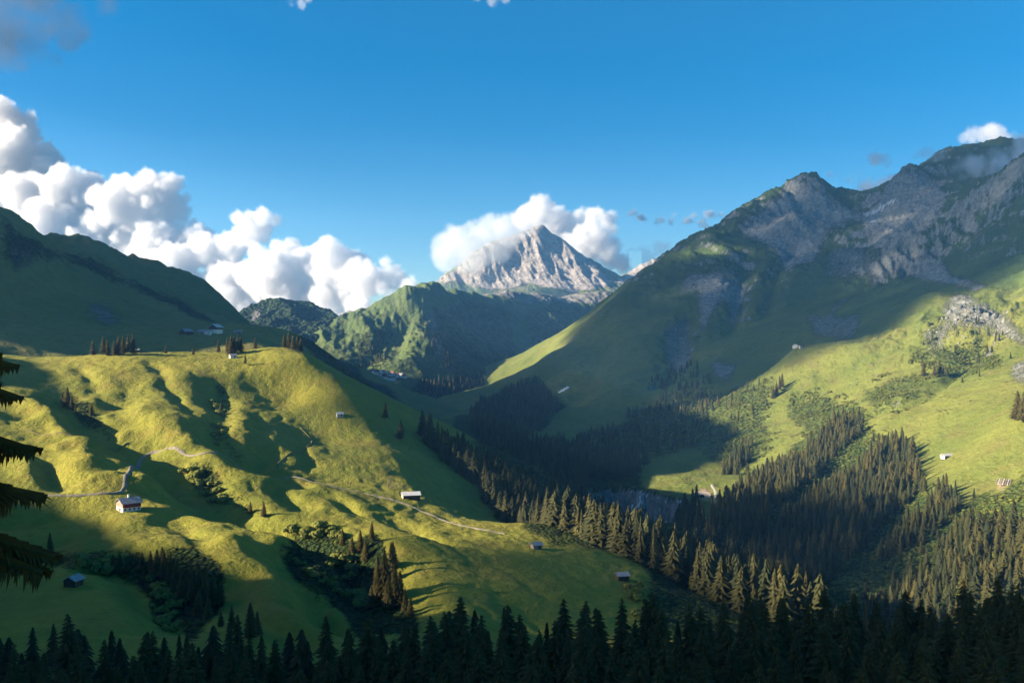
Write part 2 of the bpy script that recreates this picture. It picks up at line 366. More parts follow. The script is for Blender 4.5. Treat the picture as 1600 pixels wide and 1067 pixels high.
# ------------------------------------------------------------------ the mountain on the right and the valley floor
C = [P(*q) for q in [
    (740, 642, 2300), (800, 598, 2480), (860, 552, 2620), (960, 472, 2820), (1040, 412, 3000), (1100, 378, 3120), (1150, 350, 3220), (1200, 318, 3300), (1262, 285, 3330), (1300, 304, 3350), (1335, 318, 3420),
    (1385, 316, 3300), (1408, 292, 3230), (1422, 274, 3200), (1445, 274, 3220), (1470, 252, 3420), (1500, 239, 3520), (1560, 236, 3560), (1600, 242, 3560), (1640, 250, 3560), (1750, 275, 3500),
    (1680, 235, 2250), (1600, 268, 2280), (1540, 300, 2380), (1480, 332, 2480), (1420, 365, 2520), (1385, 392, 2480),
    (1245, 542, 1620), (1480, 713, 955), (1600, 640, 920), (1700, 610, 900), (1350, 660, 1180), (1200, 680, 1330), (1110, 720, 1270), (1030, 622, 1880), (1600, 480, 1480), (1450, 482, 1680), (1600, 560, 1160), (1500, 560, 1330), (1700, 520, 1150),
    (1130, 800, 960), (1300, 920, 705), (1400, 860, 735), (1500, 850, 690), (1600, 830, 650), (1560, 760, 800), (1250, 800, 900), (1350, 760, 960), (1700, 800, 620), (1500, 930, 600), (1650, 920, 560), (1400, 960, 600),
    (1050, 500, 2500), (1130, 440, 2720), (1200, 480, 2420), (1250, 400, 2920), (1150, 540, 2050), (1300, 480, 2200), (1330, 420, 2620), (1370, 352, 2960), (1410, 398, 2440), (1420, 445, 2330), (1500, 400, 2220), (1600, 400, 1880), (1540, 350, 2300),
    (960, 560, 2300), (880, 610, 2180), (1000, 660, 1720), (900, 690, 1720), (1100, 620, 1800), (1330, 560, 1500), (1400, 600, 1330), (1280, 620, 1430), (1400, 520, 1640), (1060, 745, 1190), (1130, 745, 1170), (1180, 735, 1200), (1010, 740, 1260),
    (1340, 360, 3100), (1220, 345, 3220), (1240, 345, 3060), (1290, 350, 3180), (1180, 375, 3130), (1365, 322, 3400), (1392, 317, 3330), (1403, 298, 3240), (1412, 279, 3215), (1456, 268, 3300), (1450, 300, 3080), (1430, 350, 2900), (1180, 610, 1720), (1090, 690, 1440)]]
C += [(235, 560, -188), (245, 650, -188), (215, 800, -188), (170, 1000, -186), (105, 1180, -178), (60, 1400, -172), (-20, 1800, -158), (-90, 2150, -150), (-150, 2500, -140), (100, 1020, -188), (60, 900, -170), (-60, 1250, -165), (-180, 1700, -135),
      (1100, 4000, 330), (300, 3500, 60), (600, 3800, 200), (1500, 4200, 500), (2200, 4200, 450), (60, 2800, -100), (1900, 2000, 470), (1500, 1300, 330), (1100, 800, 180), (800, 500, 60), (500, 450, -80), (300, 480, -165), (170, 560, -170), (130, 640, -165), (2300, 3000, 560)]
right = Ground(C, 24.0, 0.005)
GL = np.array([right.hit(u, v, False, y0=900)[:2] for u, v in [(905, 757), (940, 757), (965, 758), (1000, 764), (1030, 772), (1055, 778), (1080, 788)]])
def gorge_step(x, y):
    yl = np.interp(x, GL[:, 0], GL[:, 1]); wx = smooth01((x - GL[0, 0]) / 25) * smooth01((GL[-1, 0] - x) / 20)
    return -32 * wx * smooth01((yl - 4 - y) / 14.0) * smooth01((y - yl + 190) / 90.0)
right.feats.append(gorge_step)
def rel_right(x, y, z):
    hi = smooth01((z - 20) / 260.0); lo = smooth01((y - 450) / 250.0)
    al, dn = 0.735 * x + 0.678 * y, 0.678 * x - 0.735 * y               # along the ridge and down the slope
    wx = 60 * fbm(x, y, 300, 2, 58); rid = ridged(al + wx, dn * 0.28, 210, 5, 60, 0.52); rg = ridged(al + 0.5 * wx, dn * 0.45, 62, 4, 66, 0.55)
    nearsub = smooth01((y - 900) / 600)
    return hi * (19 * (rid - 0.35) + 8 * (rg - 0.3) + 3.5 * (ridged(x, y, 30, 3, 77, 0.6) - 0.4)) + lo * (5.0 * nearsub + 2.0) * fbm(x, y, 130, 3, 70) + lo * 1.1 * fbm(x, y, 26, 3, 73)
right.rel = rel_right
right.gully([(1085, 470), (1065, 520), (1050, 570), (1030, 600)], 32, 38); right.gully([(1165, 400), (1155, 460), (1140, 520)], 30, 32)
right.gully([(1240, 380), (1215, 430), (1190, 500)], 22, 30); right.gully([(960, 520), (930, 580), (880, 640)], 16, 45)
right.gully([(1600, 420), (1560, 500), (1520, 560), (1440, 620), (1340, 650)], 14, 22); right.gully([(1420, 760), (1380, 830), (1320, 900)], 9, 16, 2)
right.gully([(1310, 720), (1260, 780), (1210, 840)], 7, 14, 1.5)
right.mound(1440, 485, 16, 60, 90)
DO = P(1445, 315, 3120)
right.feats.append(lambda x, y: np.exp(-(((x - DO[0]) / 150) ** 2 + ((y - DO[1]) / 220) ** 2)) * 15 * (ridged(0.9 * x + 0.45 * y, 0.12 * (y - x), 38, 3, 195, 0.5) - 0.2))
PY = P(1250, 340, 3200)
right.feats.append(lambda x, y: np.exp(-(((x - PY[0]) / 190) ** 2 + ((y - PY[1]) / 230) ** 2)) * 13 * (ridged(x + 0.3 * y, 0.25 * y, 55, 5, 197, 0.6) - 0.3))
KN = P(1510, 500, 1470)
right.feats.append(lambda x, y: np.exp(-(((x - KN[0]) / 120) ** 2 + ((y - KN[1]) / 150) ** 2)) * (13 + 9 * (ridged(x, y, 60, 5, 180, 0.6) - 0.4)))
CL = P(1440, 420, 2380)
right.feats.append(lambda x, y: np.exp(-(((x - CL[0]) / 130) ** 2 + ((y - CL[1]) / 120) ** 2)) * 22 * (ridged(x * 1.3, y * 0.5, 70, 5, 190, 0.6) - 0.3))
RIGHT_SPEC = [
    (0, 0.85, [(1150, 355), (1200, 318), (1262, 283), (1310, 308), (1345, 330), (1330, 350), (1290, 360), (1270, 410), (1230, 430), (1210, 390), (1180, 375), (1150, 365)]),
    (0, 1.0, [(1345, 335), (1400, 270), (1450, 270), (1485, 310), (1470, 340), (1440, 365), (1390, 385), (1350, 365)]),
    (0, 0.85, [(1490, 325), (1525, 335), (1545, 380), (1520, 370)]), (0, 0.8, [(1550, 280), (1575, 300), (1590, 330), (1570, 325)]),
    (0, 1.0, [(1375, 395), (1430, 385), (1470, 405), (1500, 435), (1545, 450), (1530, 460), (1490, 440), (1450, 438), (1410, 430), (1380, 420)]),
    (0, 0.66, [(1470, 470), (1500, 458), (1560, 480), (1600, 520), (1600, 545), (1560, 520), (1520, 520), (1480, 500)]),
    (0, 0.55, [(1440, 520), (1480, 500), (1500, 520), (1470, 545), (1440, 545)]), (0, 0.62, [(1575, 575), (1620, 550), (1620, 605), (1585, 600)]),
    (0, 0.7, [(1290, 485), (1330, 458), (1335, 465), (1300, 492)]), (0, 0.62, [(1250, 490), (1350, 490), (1340, 530), (1270, 525)]),
    (0, 0.75, [(1090, 425), (1140, 420), (1145, 460), (1120, 490), (1100, 530), (1090, 480)]), (0, 0.9, [(1140, 455), (1163, 440), (1155, 500), (1140, 520)]),
    (0, 0.75, [(1195, 465), (1205, 460), (1200, 495), (1192, 490)]), (0, 0.65, [(1060, 430), (1100, 425), (1080, 460), (1050, 470)]), (0, 0.6, [(1300, 380), (1400, 390), (1380, 440), (1280, 430)]),
    (0, 0.75, [(1115, 560), (1150, 570), (1140, 595), (1118, 590)]), (0, 0.62, [(1040, 505), (1075, 500), (1070, 580), (1045, 590)]),
    
    (2, 1.3, [(1343, 335), (1362, 328), (1400, 308), (1402, 311), (1368, 332), (1348, 338)]), (2, 1.3, [(1360, 342), (1372, 339), (1366, 345), (1358, 347)]), (2, 1.3, [(868, 614), (876, 610), (886, 604), (888, 607), (874, 615)]),
    (3, 0.75, [(1498, 642), (1545, 618), (1548, 622), (1510, 643)]), (3, 0.9, [(1240, 828), (1275, 795), (1282, 800), (1250, 835)]), (3, 0.8, [(1085, 758), (1120, 757), (1125, 775), (1105, 785), (1085, 772)]),
    (3, 0.9, [(1548, 756), (1562, 744), (1582, 752), (1585, 764), (1560, 768)]), (3, 0.8, [(1470, 782), (1488, 786), (1482, 800), (1468, 795)]), (3, 0.6, [(1205, 950), (1240, 935), (1245, 945), (1215, 960)]),
    (1, 0.56, [(1110, 620), (1220, 580), (1200, 640), (1210, 700), (1160, 740), (1110, 720), (1080, 690), (1040, 625)]), (1, 0.54, [(1230, 620), (1300, 610), (1370, 650), (1330, 680), (1270, 690), (1230, 660)]),
    (1, 0.52, [(1330, 600), (1400, 580), (1450, 590), (1440, 640), (1370, 640)]), (1, 0.55, [(1410, 560), (1460, 530), (1560, 540), (1570, 570), (1500, 600), (1470, 590)]),
    (1, 0.66, [(1110, 830), (1180, 740), (1330, 640), (1390, 690), (1450, 760), (1500, 790), (1600, 780), (1700, 850), (1700, 1200), (1100, 1200)]),
    (1, 1.0, [(740, 640), (830, 600), (880, 640), (800, 700), (1000, 730), (1010, 760), (1080, 800), (1150, 830), (1150, 1100), (600, 900)]),
    (1, 0.6, [(900, 690), (1000, 640), (1080, 600), (1110, 700), (1000, 720)]), (1, 0.56, [(1500, 785), (1560, 760), (1620, 720), (1620, 780), (1560, 800)])]
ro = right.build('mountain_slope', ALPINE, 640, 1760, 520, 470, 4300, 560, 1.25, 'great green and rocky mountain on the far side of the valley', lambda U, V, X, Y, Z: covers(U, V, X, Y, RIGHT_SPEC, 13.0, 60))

def crag(name, g, top, drop, out, mat, label, nx=110, nz=30, y0=None):
    t = np.array([g.hit(u, v, y0=y0) for u, v in top]); c = catmull(t, 24); c = c[np.linspace(0, len(c) - 1, nx).astype(int)]
    zz = np.linspace(0, 1, nz); X = np.zeros((nz, nx)); Y = X.copy(); Z = X.copy(); ar = np.cumsum(np.r_[0, np.hypot(*np.diff(c[:, :2], axis=0).T)])
    ends = smooth01(np.minimum(np.arange(nx), nx - 1 - np.arange(nx)) / (nx * 0.2))
    for k, f_ in enumerate(zz):
        n = 10 * (ridged(ar, np.full(nx, f_ * 14.0), 30, 5, 170, 0.6) - 0.4) + 2.5 * (np.floor(f_ * 6 + 0.8 * pn(ar / 15, ar * 0 + 2.5)) - f_ * 6)
        X[k] = c[:, 0]; Y[k] = c[:, 1] + 7 - out * f_ - n * min(1, f_ * 6); Z[k] = c[:, 2] + 0.5 + 2.5 * pn(ar / 20, ar * 0 + 0.5) - drop * f_ * (0.25 + 0.75 * ends) - (3 if k == 0 else 0)
    q = np.arange(nx * nz).reshape(nz, nx); f = np.stack([q[:-1, :-1], q[1:, :-1], q[1:, 1:], q[:-1, 1:]], -1).reshape(-1, 4)
    return tag(link(name, mesh(name, np.stack([X, Y, Z], -1), f), mat), label, kind='structure')
# ------------------------------------------------------------------ the shaded mountain on the left
B = [P(*q) for q in [
    (-400, 240, 1450), (-150, 285, 1500), (0, 332, 1500), (30, 346, 1520), (60, 371, 1540), (80, 390, 1560), (86, 388, 1950), (120, 380, 2000), (150, 393, 2000), (183, 416, 2050), (215, 418, 2330), (260, 436, 2350), (300, 466, 2350), (345, 502, 2350), (400, 540, 2300),
    (0, 450, 1230), (90, 440, 1420), (60, 500, 1180), (0, 520, 1080), (160, 455, 1560), (230, 468, 1620), (290, 490, 1640), (330, 507, 1640), (200, 500, 1400), (130, 510, 1250), (260, 518, 1300), (320, 522, 1330), (345, 520, 1350), (390, 512, 1450), (440, 515, 1420), (480, 533, 1360), (500, 549, 1340), (530, 577, 1320), (570, 612, 1300), (640, 672, 1300), (150, 540, 1120), (60, 556, 1020), (300, 545, 1130), (400, 535, 1160), (200, 440, 1950), (130, 420, 1750), (250, 470, 1950)]]
B += [(-900, 1700, 120), (-700, 2150, 130), (-650, 1750, 70), (-500, 1850, 20), (-520, 2600, -30), (-800, 2600, 60), (-1300, 2300, 200), (-300, 2600, -125), (-150, 1600, -135), (-256, 1600, -82), (-60, 1500, -170), (20, 1400, -200), (-30, 1250, -170), (-100, 1120, -110), (-200, 2000, -145), (-350, 2100, -100), (-100, 2300, -170),
      (-1100, 1000, 130), (-900, 900, 60), (-1500, 1150, 480), (-1500, 1350, 495), (-1500, 1600, 485), (-1600, 1850, 430), (-1900, 1400, 520), (-1700, 2200, 350), (-1250, 1300, 330), (-500, 1020, -30), (-250, 1050, -40)]
left = Ground(B, 35.0, 0.01)
def rel_left(x, y, z):
    hi = smooth01((z + 30) / 200.0) * 0.9 + 0.1
    return hi * (17 * (ridged(x * 0.6 + y * 0.4, y * 0.8, 190, 5, 80, 0.55) - 0.3) + 6 * fbm(x, y, 70, 4, 84) + 3 * (ridged(x + 0.5 * y, y * 0.4, 40, 3, 88) - 0.4)) + 0.8 * fbm(x, y, 22, 3, 87)
left.rel = rel_left
left.gully([(180, 490), (230, 505), (290, 520)], 6, 20)
LEFT_SPEC = [(0, 0.62, [(130, 480), (165, 465), (200, 490), (190, 510), (140, 500)]), (0, 0.5, [(0, 380), (50, 380), (80, 420), (20, 420)]), (1, 0.85, [(0, 340), (60, 375), (85, 392), (100, 400), (30, 420), (0, 420)]),
             (1, 0.8, [(90, 385), (180, 418), (350, 505), (300, 500), (200, 440), (120, 420)]), (3, 0.7, [(272, 530), (305, 526), (306, 530), (275, 534)]), (1, 1.0, [(450, 520), (490, 530), (600, 600), (800, 760), (560, 620)])]
left.build('shaded_mountain', LEFTM, -1150, 760, 480, 985, 2700, 270, None, 'dark shaded grassy mountain rising behind the sunlit hill', lambda U, V, X, Y, Z: covers(U, V, X, Y, LEFT_SPEC, 13.0, 60))

# the same mountain's flank, going on beside the camera outside the picture; its crest shades the lower meadows
Hh = []
for y, zc, xc in ((-700, 230, -620), (-300, 230, -600), (0, 225, -580), (120, 205, -590), (190, 190, -600), (237, 165, -600), (287, 113, -600), (317, 84, -600), (342, 73, -610), (372, 56, -610), (407, 8, -620), (457, -40, -640), (510, -45, -670), (560, -10, -690), (620, 45, -720), (700, 92, -780), (800, 124, -840), (880, 126, -890), (950, 160, -1010), (1050, 220, -1120), (1150, 260, -1250)):
    Hh += [(xc, y, zc), (xc - 260, y, zc - 10), (xc + 130, y, min(zc - 60, -20 + zc * 0.35)), (xc + 230, y, -150)]
flank = Ground(Hh, 20.0, 0.01)
X, Y = np.meshgrid(np.linspace(-1500, -330, 90), np.linspace(-690, 1150, 130))
Z = flank.h(X, Y) + 3 * fbm(X, Y, 60, 3, 90)
q = np.arange(X.size).reshape(X.shape); fc = np.stack([q[:-1, :-1], q[:-1, 1:], q[1:, 1:], q[1:, :-1]], -1).reshape(-1, 4)
tag(link('hill_flank', mesh('hill_flank', np.stack([X, Y, Z], -1), fc, True), LEFTM), 'grassy flank of the shaded mountain beside the near hill', kind='structure')

# ------------------------------------------------------------------ the mountain across the valley end, the great peak and the farther hills
D = [P(*q) for q in [
    (500, 525, 3200), (545, 510, 3350), (575, 497, 3420), (605, 478, 3500), (635, 456, 3570), (650, 447, 3600), (690, 452, 3850), (740, 458, 4150), (800, 460, 4450), (860, 462, 4750), (930, 462, 5050), (980, 455, 5200),
    (655, 480, 3450), (672, 530, 3150), (690, 580, 2900), (705, 615, 2720), (620, 500, 3360), (590, 540, 3050), (560, 560, 2850), (600, 592, 2680), (560, 590, 2650), (640, 600, 2640), (640, 560, 2860), (540, 560, 2800),
    (720, 500, 3800), (760, 560, 3400), (720, 560, 3350), (800, 500, 4100), (815, 560, 3600), (790, 600, 3100), (740, 640, 2700), (850, 520, 4100), (880, 500, 4400), (840, 580, 3500), (900, 560, 3900), (940, 500, 4700), (680, 640, 2560), (600, 620, 2540), (530, 600, 2560), (1000, 520, 4600)]]
D += [(-900, 2600, -100), (-700, 3900, 0), (-300, 4400, 120), (0, 5500, 150), (600, 5700, 260), (-500, 5000, 0), (900, 5000, 200), (700, 3600, -100), (-700, 3100, -20)]
mid = Ground(D, 60.0, 0.01)
def rel_mid(x, y, z):
    hi = smooth01((z + 110) / 160.0)
    return hi * (17 * (ridged(x * 0.95 + 0.15 * y, y * 0.22, 240, 6, 100, 0.58) - 0.35) + 7 * fbm(x, y, 160, 4, 106)) + 3 * fbm(x, y, 60, 3, 110)
mid.rel = rel_mid
mid.gully([(640, 480), (625, 520), (610, 560)], 30, 45); mid.gully([(815, 480), (822, 540), (828, 590)], 40, 90); mid.gully([(600, 520), (575, 560), (555, 585)], 22, 40)
MID_SPEC = [(1, 1.0, [(540, 600), (640, 610), (660, 590), (690, 600), (760, 600), (830, 570), (860, 600), (760, 700), (500, 700)]), (1, 0.6, [(665, 470), (700, 475), (800, 480), (820, 600), (720, 610), (690, 560)]), (0, 0.62, [(655, 480), (675, 480), (700, 560), (680, 570)]),
            (0, 0.7, [(700, 450), (800, 455), (980, 455), (940, 480), (860, 475), (760, 470)]), (1, 0.62, [(820, 480), (960, 470), (900, 580), (840, 590)]), (1, 0.45, [(560, 520), (640, 500), (600, 560), (550, 560)]), (3, 0.9, [(608, 598), (632, 598), (626, 612), (610, 606)]), (3, 0.75, [(562, 588), (575, 590), (570, 596)]),
            (2, 1.0, [(846, 530), (850, 532), (853, 552), (849, 550)])]
mid.build('cliff_mountain', MIDM, 450, 1060, 350, 2480, 5800, 310, 1.1, 'hazy green cliff mountain closing the end of the valley', lambda U, V, X, Y, Z: covers(U, V, X, Y, MID_SPEC, 10.0, 90))
E = [P(*q) for q in [
    (560, 500, 6000), (640, 470, 6100), (690, 448, 6100), (700, 432, 6250), (725, 416, 6350), (752, 392, 6480), (780, 376, 6600), (815, 363, 6700), (838, 356, 6760), (848, 351, 6800), (860, 362, 6820), (880, 380, 6840), (905, 398, 6860), (932, 418, 6880), (962, 436, 6900), (1000, 440, 6950),
    (850, 470, 5900), (760, 465, 6000), (950, 475, 5900), (850, 400, 6560), (870, 420, 6440), (890, 440, 6280), (910, 460, 6060), (800, 410, 6500), (780, 440, 6250), (830, 440, 6250), (720, 445, 6150), (1000, 470, 6000), (1060, 470, 6000), (820, 425, 6340)]]
E += [(200, 7450, 250), (-500, 7300, 150), (700, 7450, 250), (-900, 6500, 60), (1400, 6600, 200), (-300, 6950, 350), (50, 7150, 480), (1300, 7400, 200)]
E += [P(985, 424, 7200), P(1003, 416, 7220), P(1020, 406, 7250), P(1036, 418, 7250), P(1060, 440, 7250), P(970, 436, 7200), P(1010, 430, 7060)]
peak = Ground(E, 22.0, 0.005)
def rel_peak(x, y, z):
    hi = smooth01((z - 230) / 250.0) * (1 - 0.75 * smooth01((z - 690) / 130))
    return (0.35 + hi) * (12 * (ridged(x * 1.0 + 0.25 * y, y * 0.3 + 0.1 * x, 230, 6, 120, 0.62) - 0.45) + 5 * fbm(x, y, 90, 4, 127))
peak.rel = rel_peak
PEAK_SPEC = [(0, 1.0, [(690, 440), (760, 390), (848, 345), (960, 440), (940, 452), (900, 462), (830, 440), (800, 448), (760, 452), (720, 445)]), (0, 0.9, [(960, 440), (1020, 400), (1070, 450), (1000, 450)])]
peak.build('rock_peak', PEAKM, 520, 1140, 360, 5750, 7480, 280, 1.0, 'pale pyramid rock peak lit by low sun above the valley', lambda U, V, X, Y, Z: covers(U, V, X, Y, PEAK_SPEC, 5.0, 90))
S = [P(*q) for q in [(345, 502, 3550), (375, 494, 3600), (395, 482, 3650), (425, 472, 3700), (455, 475, 3720), (490, 482, 3750), (515, 492, 3760), (540, 508, 3750), (380, 520, 3300), (440, 510, 3350), (500, 520, 3300), (530, 540, 3100), (480, 545, 3000), (420, 540, 3050), (560, 530, 3300)]]
S += [(-1200, 3700, -40), (-900, 4100, 20), (-600, 4100, 10), (-1300, 3200, -100), (-500, 2800, -140), (-1000, 2800, -100), (-450, 3900, -30)]
small = Ground(S, 40.0, 0.01)
small.rel = lambda x, y, z: 16 * (ridged(x, y, 210, 5, 140, 0.55) - 0.35) + 7 * fbm(x, y, 70, 4, 146)
small.build('wooded_hill', MIDM, 320, 600, 200, 2800, 4150, 160, 1.0, 'dark rounded hill in front of the cloud bank', lambda U, V, X, Y, Z: covers(U, V, X, Y, [(1, 0.72, [(300, 460), (600, 460), (600, 560), (300, 560)]), (0, 0.9, [(388, 492), (408, 480), (410, 492), (395, 505)])], 5.0, 90))
Q = [P(*q) for q in [(340, 498, 7000), (360, 491, 7000), (380, 494, 7050), (410, 500, 7100), (500, 500, 7100), (530, 496, 7050), (546, 490, 7050), (553, 487, 7060), (566, 488, 7060), (574, 486, 7060), (582, 497, 7060), (620, 505, 7000)]]
Q += [(x_, 6400, -40) for x_ in (-2200, -1700, -1200, -700)] + [(x_, 7500, 30) for x_ in (-2200, -1700, -1200, -700)]
farr = Ground(Q, 40.0, 0.01); farr.rel = lambda x, y, z: 22 * (ridged(x, y, 220, 5, 150, 0.55) - 0.4)
farr.build('distant_range', PEAKM, 300, 660, 160, 6350, 7500, 110, 1.0, 'small distant blue peaks under the cloud bank', lambda U, V, X, Y, Z: covers(U, V, X, Y, [(0, 1.0, [(0, 0), (1600, 0), (1600, 1067), (0, 1067)])]))
# low ground under everything, out to the horizon
gx = 5000.0
tag(link('ground', mesh('ground', [(-gx, -500, -420), (gx, -500, -420), (gx, 7600, -420), (-gx, 7600, -420)], [(0, 1, 2, 3)]), MIDM), 'low valley ground reaching out to the horizon', kind='structure')
print('terrain', round(time.time() - T0, 1))
# ------------------------------------------------------------------ tracks
def track(name, g, pix, width, mat, label, lift=0.55, y0=None):
    py = np.array([g.hit(u, v, y0=y0)[1] for u, v in pix]); py[1:-1] = 0.25 * py[:-2] + 0.5 * py[1:-1] + 0.25 * py[2:]; pts = np.stack([(np.array([p[0] for p in pix]) - CU) / F * py, py], 1); c = catmull(pts, 14)
    t = np.gradient(c, axis=0); t /= np.linalg.norm(t, axis=1)[:, None] + 1e-9; nrm = np.stack([-t[:, 1], t[:, 0]], 1)
    wv = width * (1 + 0.18 * np.sin(np.arange(len(c)) * 0.9) * np.cos(np.arange(len(c)) * 0.37))
    rows = []
    for k in (-0.5, -0.17, 0.17, 0.5):
        q = c + nrm * (wv * k)[:, None]; z = g.h(q[:, 0], q[:, 1]) + lift * (0.2 if abs(k) > 0.4 else 1.0); rows.append(np.concatenate([q, z[:, None]], 1))
    V = np.stack(rows, 1).reshape(-1, 3); n = len(c); q = np.arange(n * 4).reshape(n, 4)
    f = np.stack([q[:-1, :-1], q[:-1, 1:], q[1:, 1:], q[1:, :-1]], -1).reshape(-1, 4)
    return tag(link(name, mesh(name, V, f, True), mat), label, kind='structure')
GRAVEL = plain('gravel_track', (0.215, 0.185, 0.135), 0.95, 0.3, 0.4, 0.1, 0.4)
WORN = plain('worn_path', (0.15, 0.125, 0.05), 0.95, 0.3, 0.4, 0.1, 0.4)
track('farm_track', near, [(-40, 781), (0, 779), (60, 777), (130, 774), (178, 771), (193, 765), (197, 750), (207, 731), (217, 716), (230, 706), (252, 702), (276, 704), (300, 709), (325, 719), (380, 732), (430, 741), (500, 757), (580, 772), (625, 784), (660, 798), (700, 815), (740, 827), (790, 834)], 2.7, GRAVEL, 'pale gravel farm track bending past the farmhouse and down to the long barn')
track('footpath', near, [(470, 668), (483, 680), (487, 693), (470, 708), (440, 720), (432, 733)], 1.5, WORN, 'narrow worn footpath looping over the sunlit meadow')
track('footpath', near, [(40, 672), (90, 677), (140, 684), (200, 692)], 1.6, WORN, 'narrow worn footpath across the folded slope at the left')
track('stream_bed', right, [(1112, 757), (1118, 768), (1117, 782), (1120, 792), (1126, 806)], 3.0, plain('stream_gravel', (0.27, 0.25, 0.22), 0.9, 0.3, 0.4), 'pale gravel stream bed below the small lit meadow', 0.5)
def rock_mat(name, a, b, fine):
    m = N(name); geo = m.n('ShaderNodeNewGeometry'); pos = geo.outputs['Position']; mp = m.n('ShaderNodeMapping'); mp.inputs['Scale'].default_value = (1, 1, 0.3); m.l(pos, mp.inputs['Vector'])
    n = m.noise(1 / fine, 8, 0.72, mp.outputs[0]); n2 = m.noise(0.4 / fine, 5, 0.7, pos); c = m.mix(m.ramp(n, 0.42, 0.60), a, b); c = m.mix(m.ramp(n2, 0.54, 0.64, 0, 0.9), c, (0.045, 0.06, 0.02)); m.bsdf(c, 0.95, 0.1, n, 1.0, fine * 0.5); return m.m
crag('cliff', right, [(918, 758), (940, 757), (965, 758), (1000, 764), (1030, 772), (1055, 778), (1066, 784)], 34, 14, rock_mat('gorge_limestone', (0.13, 0.125, 0.12), (0.74, 0.71, 0.67), 5.0), 'pale grey limestone cliff above the dark gorge', y0=900)
print('tracks', round(time.time() - T0, 1))

# ------------------------------------------------------------------ buildings
WHITE = plain('lime_wash', (0.72, 0.66, 0.58), 0.9, 0.08, 0.8); WOOD = plain('weathered_boards', (0.25, 0.19, 0.145), 0.9, 0.35, 1.4); DARKW = plain('dark_boards', (0.075, 0.05, 0.035), 0.9, 0.35, 1.4)
REDW = plain('red_boards', (0.20, 0.035, 0.03), 0.85, 0.3, 1.2); SHINGLE = plain('grey_shingles', (0.27, 0.26, 0.26), 0.7, 0.3, 1.1); PALER = plain('pale_tin_roof', (0.55, 0.52, 0.49), 0.6, 0.15, 0.7); GLASS = plain('window_dark', (0.03, 0.035, 0.045), 0.2, 0.2, 1.0, 0.5)
REDT = plain('tile_red', (0.30, 0.13, 0.09), 0.85, 0.3, 1.0); BROWN = plain('tile_brown', (0.13, 0.085, 0.065), 0.85, 0.3, 1.0); GREYW = plain('silver_boards', (0.42, 0.38, 0.33), 0.9, 0.25, 1.2)
BOXF = [(0, 1, 2, 3), (4, 7, 6, 5), (0, 4, 5, 1), (1, 5, 6, 2), (2, 6, 7, 3), (3, 7, 4, 0)]
def box(x0, x1, y0, y1, z0, z1): return [(x0, y0, z0), (x0, y1, z0), (x1, y1, z0), (x1, y0, z0), (x0, y0, z1), (x0, y1, z1), (x1, y1, z1), (x1, y0, z1)]
def boxes(name, bs, mat, parent):
    v, f = [], []
    for b in bs:
        o = len(v); v += box(*b); f += [tuple(i + o for i in q) for q in BOXF]
    return link(name, mesh(name, v, f), mat, parent)
